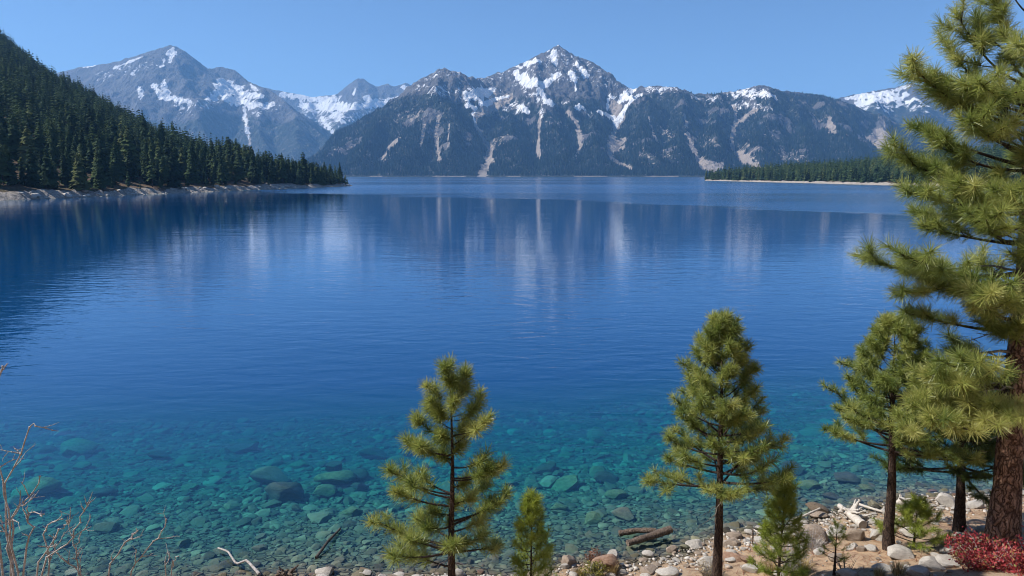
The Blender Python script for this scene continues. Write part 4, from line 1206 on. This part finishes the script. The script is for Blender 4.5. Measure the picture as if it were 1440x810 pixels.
# --- middle pine
Ym = 9.9
b1, t1 = stand(1016, 452, Ym); b1[0] = at(1011, 800, Ym)[0]
BM = random_branches(b1, t1, 2.3, 0.92, 74, 5, prof=.62, tilt=(.12, 1.05))
pine('pine_tree', 'full conical pine right of centre standing on the sandy path above clear trunk', b1, t1, 0.085, BM, (0.09, 0.125, 0.011), 22, sub=4.6, subl=.34, tint=0.58, per=95,
     dead=[((b1[0], Ym, 2.3), (b1[0] - .4, Ym - .3, 2.0), .008), ((b1[0], Ym, 2.2), (b1[0] - .25, Ym + .2, 1.9), .006), ((b1[0], Ym, 2.35), (b1[0] + .5, Ym - .1, 2.3), .007)])
# --- thin pine on the right
Yr = 11.6
b2, t2 = stand(1258, 455, Yr); b2[0] = at(1252, 760, Yr)[0]
BR = random_branches(b2, t2, 2.25, 1.15, 70, 6, prof=.6, tilt=(.08, 1.0))
pine('pine_tree', 'slim dark trunked pine by the water left of the big pine', b2, t2, 0.10, BR, (0.09, 0.125, 0.012), 23, sub=4.6, subl=.34, tint=0.56, per=90)
# --- dark bushy pine behind
Yb = 12.4
b3, t3 = stand(1352, 545, Yb); b3[0] = at(1351, 740, Yb)[0]
BB = random_branches(b3, t3, 1.55, 1.45, 60, 8, prof=.5, tilt=(-.1, .8))
pine('pine_tree', 'dark bushy pine with a short thick trunk between the thin pine and the big trunk', b3, t3, 0.11, BB, (0.09, 0.115, 0.012), 24, sub=5.5, subl=.34, tint=0.32, per=105)
# --- the big pine at the right edge
Yg = 11.0
bg_ = at(1411, 752, Yg); bg_[2] = on(bg_[0], Yg) - .05
def tp(px, py, dy=0): return at(px, py, Yg + dy)
tg = at(1444, -130, Yg)
TPg = [bg_, tp(1416, 690), tp(1422, 600), tp(1431, 500), tp(1440, 400), tp(1444, 300), tp(1446, 200), tp(1448, 80), tp(1446, -40), tg]
big = [((1436, 120), (1345, 18)), ((1436, 80), (1375, 35)), ((1436, 150), (1332, 62)), ((1436, 175), (1282, 92)), ((1436, 165), (1310, 110)), ((1436, 190), (1345, 130)), ((1436, 235), (1290, 178)), ((1436, 240), (1320, 195)),
       ((1436, 265), (1252, 212)), ((1436, 262), (1300, 230)), ((1436, 285), (1275, 268)), ((1434, 300), (1290, 300)), ((1434, 320), (1340, 270)), ((1432, 345), (1300, 318)), ((1431, 385), (1218, 362)), ((1431, 380), (1268, 358)),
       ((1431, 400), (1262, 415)), ((1430, 410), (1300, 380)), ((1430, 430), (1330, 400)), ((1428, 470), (1280, 440)), ((1426, 500), (1340, 500)), ((1428, 470), (1370, 430)), ((1436, 220), (1380, 160)), ((1436, 100), (1400, 10)),
       ((1434, 60), (1390, -20)), ((1434, 20), (1400, -60)), ((1432, 330), (1385, 300)), ((1434, 300), (1400, 240)), ((1430, 440), (1400, 400)), ((1428, 480), (1400, 460)), ((1436, 205), (1400, 120)),
       ((1436, 250), (1560, 200)), ((1434, 330), (1600, 300)), ((1430, 430), (1590, 400)), ((1436, 150), (1540, 90)), ((1434, 60), (1520, 10))]
r9 = np.random.default_rng(91); BG = []
for (ax, ay), (tx, ty) in big:
    dy = r9.uniform(-.55, .45) * abs(ax - tx) / 90
    BG.append((float(tp(ax, ay)[2]), tuple(at(tx, ty, Yg + dy)), r9.uniform(-.06, .08)))
for (ax, ay), (tx, ty), dy in [((1424, 540), (1285, 560), -.5), ((1424, 545), (1270, 600), -.8), ((1424, 550), (1310, 590), -1.0), ((1424, 560), (1340, 602), -1.2), ((1424, 555), (1385, 590), -1.4), ((1424, 530), (1330, 540), -.9), ((1424, 560), (1420, 585), -1.5), ((1424, 560), (1365, 570), -.8), ((1424, 540), (1300, 525), -.6)]:
    BG.append((float(tp(ax, ay)[2]), tuple(at(tx, ty, Yg + dy)), r9.choice([.0, .04, .08, .14, .20, .27])))
for i in range(17):
    tx, ty = r9.uniform(1345, 1455), 40 + 470 * (i + r9.random()) / 17
    BG.append((float(tp(1436, ty + r9.uniform(15, 50))[2]), tuple(at(tx, ty, Yg - r9.uniform(.35, 1.5))), r9.uniform(-.08, .1)))
for q in random_branches(np.array((8.6, Yg, 3.6)), np.array((8.75, Yg, 10.6)), 3.7, 1.5, 30, 93, prof=.55, tilt=(.05, .8)):
    BG.append(q)
dead = []
for (ax, ay), (tx, ty), dy, rr in [((1424, 495), (1345, 505), -.4, .028), ((1422, 560), (1350, 600), -.7, .016), ((1422, 545), (1345, 560), -.5, .018), ((1420, 580), (1370, 600), -1.0, .014), ((1420, 570), (1390, 620), -.6, .012), ((1426, 470), (1360, 480), .3, .016), ((1430, 380), (1350, 372), .4, .02), ((1424, 520), (1370, 540), -.6, .014)]:
    dead.append((tp(ax, ay), at(tx, ty, Yg + dy), rr))
pine('pine_tree', 'tall pine with thick plated red brown trunk filling the right edge', bg_, tg, 0.232, BG, (0.14, 0.20, 0.0125), 25, mat_bark=M_BARK, sub=4.6, subl=.27, tint=0.60, per=135, trunkpts=TPg, dead=dead, first=.4, k=20, start_taper=1.15)

# --- saplings
def sapling(px_top, py_top, Y, label, Lmax, n, seed, name='pine_sapling', tuft=(0.10, 0.095, 0.0075), zb=.1, tint=.6, per=95, x=None, mat=None):
    b, t = stand(px_top, py_top, Y, x)
    return pine(name, label, b, t, 0.022 + .004 * (t[2] - b[2]), random_branches(b, t, b[2] + zb, Lmax, n, seed, prof=.7, tilt=(.25, 1.0)), tuft, seed + 50, sub=3.5, subl=.35, tint=tint, per=per, needle_mat=mat or M_SAPLING)
sapling(748, 702, 9.6, 'yellow green pine sapling between the two front pines', .42, 46, 31)
sapling(1104, 674, 10.6, 'tall leafy green sapling right of the middle pine', .40, 56, 32, tint=.5)
sapling(1290, 712, 11.6, 'low bushy green pine sapling at the foot of the slim pine', .5, 30, 33, tint=.6)
sapling(1178, 740, 10.6, 'tiny pine seedling on bare stems among the pale stones', 0.17, 16, 34, tuft=(.07, .05, .005), zb=.25, tint=.45, per=40)

# ------------------------------------------------------------------ driftwood and logs
def log(name, label, pts, r0, r1, mat, cat='driftwood'):
    P = np.array(pts, float); n = 16; t = np.linspace(0, 1, n); par = np.linspace(0, 1, len(P))
    Pf = np.stack([np.interp(t, par, P[:, c]) for c in range(3)], 1); c0 = Pf.mean(0)
    rr = np.linspace(r0, r1, n) * (1 + .10 * vnoise(t * 7, t * 0 + P[0][0]))
    mb = MB(); mb.tube(Pf - c0, rr, 12, rough=.05)
    o = mb.build(name, mat, smooth=True); o.location = c0
    return tag(o, label, cat)
def gp(px, py, up=0.0):
    p = hit_ground(px, py); p = p.copy(); p[2] = max(p[2], -0.02) + up; return p
log('log', 'grey brown log lying in front at the waterline, lower of two crossed logs', [gp(882, 775, .07), gp(912, 768, .10), gp(943, 760, .16)], .062, .075, M_LOG, 'log')
log('log', 'darker log lying behind, its left end in the water', [gp(870, 764, .03), gp(895, 762, .08), gp(922, 763, .12)], .06, .05, M_LOG, 'log')
log('log', 'thin grey driftwood pole beside the bleached stump in the water', [gp(1205, 716, .12), gp(1235, 722, .05), gp(1262, 727, .04)], .03, .018, M_DRIFT, 'log')
log('log', 'dark sunken pole slanting up behind the driftwood root', [gp(445, 795, .05), gp(462, 782, .12), gp(479, 765, .04)], .03, .022, M_BED_DK, 'log')

def stump(label, c, size, seed, n, mat, spread=1.0, up=0.6):
    r = np.random.default_rng(seed); mb = MB(); c = np.asarray(c, float)
    V = rock_verts(seed + 300, I3, 1.0, .3, 4) * np.array((size * .42, size * .3, size * .32))
    mb.add(V + np.array((0, 0, size * .25)), I3[1])
    for i in range(n):
        a = r.uniform(0, 6.28); el = r.uniform(-.1, 1.2) * up
        d = np.array((math.cos(a) * math.cos(el) * spread, math.sin(a) * math.cos(el), math.sin(el)))
        L = size * r.uniform(.5, 1.0)
        p = bez(np.array((0, 0, size * .25)), d * L * .5 + r.normal(0, .15 * size, 3) + np.array((0, 0, size * .2)), d * L + np.array((0, 0, size * .15)), 8)
        p += r.normal(0, .02 * size, p.shape)
        mb.tube(p, np.linspace(size * .15, size * .03, 8) * r.uniform(.6, 1.2), 6, rough=.12)
    o = mb.build('driftwood_stump', mat, smooth=True); o.location = c
    return tag(o, label, 'driftwood')
stump('bleached white driftwood stump with upturned roots at the waterline', gp(1196, 730), .42, 3, 11, M_DRIFT, up=1.0)
log('driftwood_log', 'bleached thick driftwood trunk slanting below the white stump', [gp(1180, 722, .16), gp(1195, 733, .14), gp(1213, 744, .08)], .05, .085, M_DRIFT)
stump('pale driftwood stump half hidden behind the slim dark trunk', gp(1270, 712), .36, 5, 8, M_DRIFT, up=.9)
stump('forked white driftwood snag right of the slim trunk at its foot', gp(1270, 740), .3, 9, 7, M_DRIFT, up=1.3)
stump('dark knotted driftwood root at the lower edge', gp(404, 812), .26, 6, 9, M_LOG, up=.9)
log('driftwood_branch', 'bent pale driftwood branch left of the dark knotted root', [gp(308, 788, .03), gp(322, 796, .12), gp(333, 803, .05), gp(348, 803, .14), gp(365, 812, .06)], .014, .026, M_TWIG)
log('driftwood_branch', 'weathered stick lying in the pebbles among driftwood pieces behind the tall sapling', [gp(1112, 738, .1), gp(1132, 735, .16), gp(1152, 728, .2)], .03, .02, M_DRIFT)
log('driftwood_branch', 'short upright dead stick beside the tall sapling', [gp(1058, 766, .0), gp(1058, 766, .16), gp(1057, 766, .32)], .016, .01, M_LOG)
log('driftwood_branch', 'thin leaning stick beside the upright dead stick', [gp(1060, 752, .1), gp(1068, 756, .08), gp(1078, 762, .06)], .012, .008, M_DRIFT)

# ------------------------------------------------------------------ shrubs and grasses
def twig(mb, p, d, L, r0, depth, r, grow=.7, bend=.10, kids=(2, 4), knots=None):
    n = 7; pts = [p]; dd = d.copy()
    for i in range(n):
        dd = dd + r.normal(0, bend, 3) + np.array((0, 0, .04)); dd /= np.linalg.norm(dd)
        pts.append(pts[-1] + dd * L / n)
    pts = np.array(pts)
    mb.tube(pts, np.linspace(r0, r0 * .5, n + 1), 5, cap=True)
    if knots is not None:
        for q in range(1, n, 2):
            s = rock_verts(q, I1, 1.0) * r0 * 1.5
            mb.add(s + pts[q], I1[1])
    if depth:
        for k_ in range(int(r.integers(*kids))):
            j = int(r.integers(2, n + 1)); a = r.normal(size=3); nd = dd * .9 + a * .55; nd /= np.linalg.norm(nd)
            twig(mb, pts[j], nd, L * r.uniform(.4, grow), r0 * (.75 - .04 * j), depth - 1, r, grow, bend, kids, knots)
def shrub_guided(label, base, stems, seed, r0=.012, depth=2):
    r = np.random.default_rng(seed); mb = MB(); base = np.asarray(base, float)
    for pts in stems:
        P = np.array(pts, float) - base; n = 14
        par = np.linspace(0, 1, len(P)); t = np.linspace(0, 1, n)
        Pf = np.stack([np.interp(t, par, P[:, c]) for c in range(3)], 1)
        Pf[1:] += r.normal(0, .008, (n - 1, 3))
        L = np.linalg.norm(np.diff(Pf, axis=0), axis=1).sum()
        mb.tube(Pf, np.linspace(r0, r0 * .45, n), 6)
        for k_ in range(5):
            j = int(r.integers(4, n)); d = (Pf[min(j + 1, n - 1)] - Pf[j - 1]); d /= np.linalg.norm(d) + 1e-9
            nd = d * .8 + r.normal(size=3) * .5; nd /= np.linalg.norm(nd)
            twig(mb, Pf[j], nd, min(L, 1.0) * r.uniform(.06, .16), r0 * .5, max(depth - 1, 0), r, knots=True, kids=(1, 3))
        for q in range(3, n, 2): mb.add(rock_verts(q, I1, 1.0) * r0 * 1.1 + Pf[q], I1[1])
    o = mb.build('bare_shrub', M_TWIG, smooth=True); o.location = base
    return tag(o, label, 'shrub')
Ys = 4.6
sb = at(10, 860, Ys); sb[2] = on(sb[0], Ys)
def q_(px, py, dy=0): return at(px, py, Ys + dy)
shrub_guided('leafless grey shrub with long forked twigs at the lower left corner', sb,
             [[sb, q_(20, 800), q_(10, 740), q_(2, 690), q_(25, 645), q_(40, 600), q_(52, 597)], [sb, q_(15, 780), q_(22, 715), q_(40, 705), q_(57, 670)], [sb, q_(12, 800), q_(10, 745), q_(-8, 728), q_(-25, 700)],
              [sb, q_(30, 790), q_(45, 745), q_(35, 725), q_(62, 720)], [sb, q_(60, 790, .2), q_(100, 760, .2), q_(118, 715, .2)], [sb, q_(18, 770, -.2), q_(12, 725, -.2), q_(2, 660, -.2), q_(-20, 600, -.2)],
              [sb, q_(50, 800, .3), q_(85, 745, .3), q_(92, 735, .3)], [sb, q_(-10, 700, -.3), q_(-34, 600, -.3), q_(-14, 550, -.3), q_(6, 515, -.3)], [sb, q_(70, 800, .3), q_(60, 745, .3), q_(85, 730, .3)]], 41, .0078)
sb2 = at(140, 850, 5.2); sb2[2] = on(sb2[0], 5.2)
def q2(px, py): return at(px, py, 5.2)
shrub_guided('smaller leafless shrub with thin twigs right of the large bare one', sb2, [[sb2, q2(150, 800), q2(175, 765), q2(190, 748)], [sb2, q2(180, 812), q2(212, 765), q2(237, 730)], [sb2, q2(110, 800), q2(105, 770), q2(118, 745)], [sb2, q2(120, 810), q2(80, 780), q2(72, 750)]], 42, .0075)
sb3 = at(232, 850, 5.6); sb3[2] = on(sb3[0], 5.6)
def q3(px, py): return at(px, py, 5.6)
shrub_guided('short leafless sprig with a forked tip between the bare shrubs and the driftwood', sb3, [[sb3, q3(233, 800), q3(238, 778)], [sb3, q3(240, 800), q3(250, 780)]], 43, .0065, 1)

def bush(name, label, c, R_, H, n, seed, mat_leaf_, leaf=.03, stems=26, stem_mat=None, dense=1.0, cat='shrub', elong=1.7):
    r = np.random.default_rng(seed); e = empty(name, c); tag(e, label, cat)
    mb = MB(); tips = []
    for i in range(stems):
        a = r.uniform(0, 6.28); rr = R_ * math.sqrt(r.random()); tip = np.array((math.cos(a) * rr, math.sin(a) * rr, H * (1 - .55 * (rr / R_) ** 2) * r.uniform(.6, 1.1)))
        p = bez(np.array((tip[0] * .15, tip[1] * .15, -.05)), np.array((tip[0] * .6, tip[1] * .6, tip[2] * .4)) + r.normal(0, .05 * R_, 3), tip, 8)
        mb.tube(p, np.linspace(.008, .0025, 8), 4, cap=False); tips.append(p)
        for k_ in range(3):
            j = int(r.integers(3, 8)); d = r.normal(size=3); d[2] = abs(d[2]); d /= np.linalg.norm(d); q = np.array([p[j], p[j] + d * .3 * H * r.random() + 1e-3])
            q = bez(q[0], (q[0] + q[1]) / 2 + r.normal(0, .02, 3), q[1], 5); mb.tube(q, np.linspace(.004, .0015, 5), 3, cap=False); tips.append(q)
    mb.build('stem', stem_mat or M_TWIG, e)
    if n:
        ti = r.integers(0, len(tips), n); P = np.array([tips[i][int(len(tips[i]) * (1 - r.random() ** 1.6 * .75) - 1e-6)] for i in ti]) + r.normal(0, leaf * .8, (n, 3))
        d = r.normal(size=(n, 3)) + np.array((0, 0, .5)); d /= np.linalg.norm(d, axis=1, keepdims=True)
        s = np.cross(d, r.normal(size=(n, 3))); s /= np.linalg.norm(s, axis=1, keepdims=True)
        L = leaf * r.uniform(.6, 1.25, n)[:, None]; w = L / elong * .5
        V = np.stack([P, P + d * L * .5 + s * w, P + d * L, P + d * L * .5 - s * w], 1).reshape(-1, 3)
        mesh('leaves', V, np.arange(n * 4).reshape(n, 4), mat_leaf_, e, {'tint': np.repeat(np.clip(r.normal(.5, .22, n), 0, 1), 4)})
    return e
def gbase(px, py): p = hit_ground(px, py); return p
p = gbase(1395, 800); bush('red_shrub', 'crimson leaved shrub at the lower right corner beside the big trunk', p, .60, .37, 4200, 51, M_REDLEAF, .05, 60)
p = gbase(1450, 806); bush('red_shrub', 'crimson leaved shrub at the right border, cut by the edge', p, .5, .50, 2800, 52, M_REDLEAF, .05, 44)
p = gbase(836, 812); bush('leafy_bush', 'yellow green low bush in front of the rust faced boulder', p, .24, .24, 1100, 53, M_GREENBUSH, .035, 30)
p = gbase(838, 790); bush('leafy_bush', 'rust red low bush behind the yellow green one', p, .22, .2, 700, 54, M_RUSTBUSH, .03, 26)
p = gbase(1108, 800); bush('dry_bush', 'leafless dry grey bush in front of the tall sapling', p, .42, .5, 0, 55, None, .03, 75, M_TWIG)
p = gbase(1140, 772); bush('dry_bush', 'tangled leafless bush over the large brown boulder', p, .3, .42, 0, 57, None, .03, 42, M_TWIG)
p = gbase(1000, 812); bush('dry_bush', 'silvery dry bush in front of the middle pine trunk', p, .26, .3, 500, 56, M_GRASS, .02, 50, M_DEADTWIG)
p = gbase(1190, 806); bush('dry_bush', 'small bare twiggy bush under the pine seedling', p, .24, .34, 0, 58, None, .03, 16, M_DEADTWIG)

def grass(label, c, R_, H, n, seed):
    r = np.random.default_rng(seed)
    a = r.uniform(0, 6.28, n); rr = R_ * .5 * np.sqrt(r.random(n)); b = np.stack([np.cos(a) * rr, np.sin(a) * rr, np.zeros(n)], 1)
    an = a + r.normal(0, .5, n); le = r.uniform(.2, 1.0, n) * R_; h = H * r.uniform(.5, 1.1, n)
    o_ = np.stack([np.cos(an) * le, np.sin(an) * le, h], 1); mid = np.stack([np.cos(an) * le * .35, np.sin(an) * le * .35, h * .65], 1)
    s = np.stack([-np.sin(an), np.cos(an), np.zeros(n)], 1) * .003
    V = np.stack([b - s, b + s, b + mid + s, b + mid - s, b + o_], 1).reshape(-1, 3)
    i = np.arange(n) * 5
    o = mesh('grass_tuft', V, [np.stack([i, i + 1, i + 2, i + 3], 1), np.stack([i + 3, i + 2, i + 4], 1)], M_GRASS, attrs={'tint': np.repeat(r.random(n), 5)})
    o.location = c; return tag(o, label, 'grass')
for px, py, R_, H, lab in [(1262, 808, .16, .2, 'straw coloured grass tuft at the lower edge left of the pale boulder'), (1236, 812, .12, .16, 'small straw tuft left of the larger straw tuft'), (860, 808, .16, .22, 'dry yellow grass tuft beside the rust faced boulder'),
                           (1352, 790, .14, .2, 'dry grass tuft at the left edge of the red shrub'), (1085, 806, .18, .24, 'pale dry grass tuft in the dry grey bush'), (1130, 806, .18, .24, 'pale dry grass tuft right of the dry grey bush'), (1388, 762, .14, .16, 'dry grass tuft at the foot of the big trunk'), (815, 810, .1, .14, 'small dry tuft left of the yellow green bush')]:
    grass(lab, gbase(px, py), R_, H, 170, int(px))
# fallen needles on the path
n = 2600; x = rng.uniform(3, 12, n); y = np.interp(x, SHX, SHY) - rng.uniform(.7, 4.5, n); z = ground_z(x, y) + .012
a = rng.uniform(0, 6.28, n); L = .07; dx, dy = np.cos(a) * L, np.sin(a) * L; w = .004
V = np.stack([np.stack([x - dx - dy / L * w, y - dy + dx / L * w, z], 1), np.stack([x - dx + dy / L * w, y - dy - dx / L * w, z], 1), np.stack([x + dx + dy / L * w, y + dy - dx / L * w, z + .01], 1), np.stack([x + dx - dy / L * w, y + dy + dx / L * w, z + .01], 1)], 1).reshape(-1, 3)
tag(mesh('needle_litter', V, np.arange(n * 4).reshape(n, 4), M_RUSTBUSH, attrs={'tint': np.repeat(rng.random(n), 4)}), 'fallen brown needles on the sand under the right hand pines', 'litter', kind='stuff')

# ------------------------------------------------------------------ air
def box(name, lo, hi, mat):
    x0, y0, z0 = lo; x1, y1, z1 = hi
    V = [(x0, y0, z0), (x1, y0, z0), (x1, y1, z0), (x0, y1, z0), (x0, y0, z1), (x1, y0, z1), (x1, y1, z1), (x0, y1, z1)]
    F = [(0, 3, 2, 1), (4, 5, 6, 7), (0, 1, 5, 4), (1, 2, 6, 5), (2, 3, 7, 6), (3, 0, 4, 7)]
    return mesh(name, V, np.array(F), mat)
hz_ = box('haze', (-9300, -800, -33), (9300, 13300, 1320), M_HAZE)
tag(hz_, 'thin blue air haze over the lake and mountains', 'haze', kind='stuff')
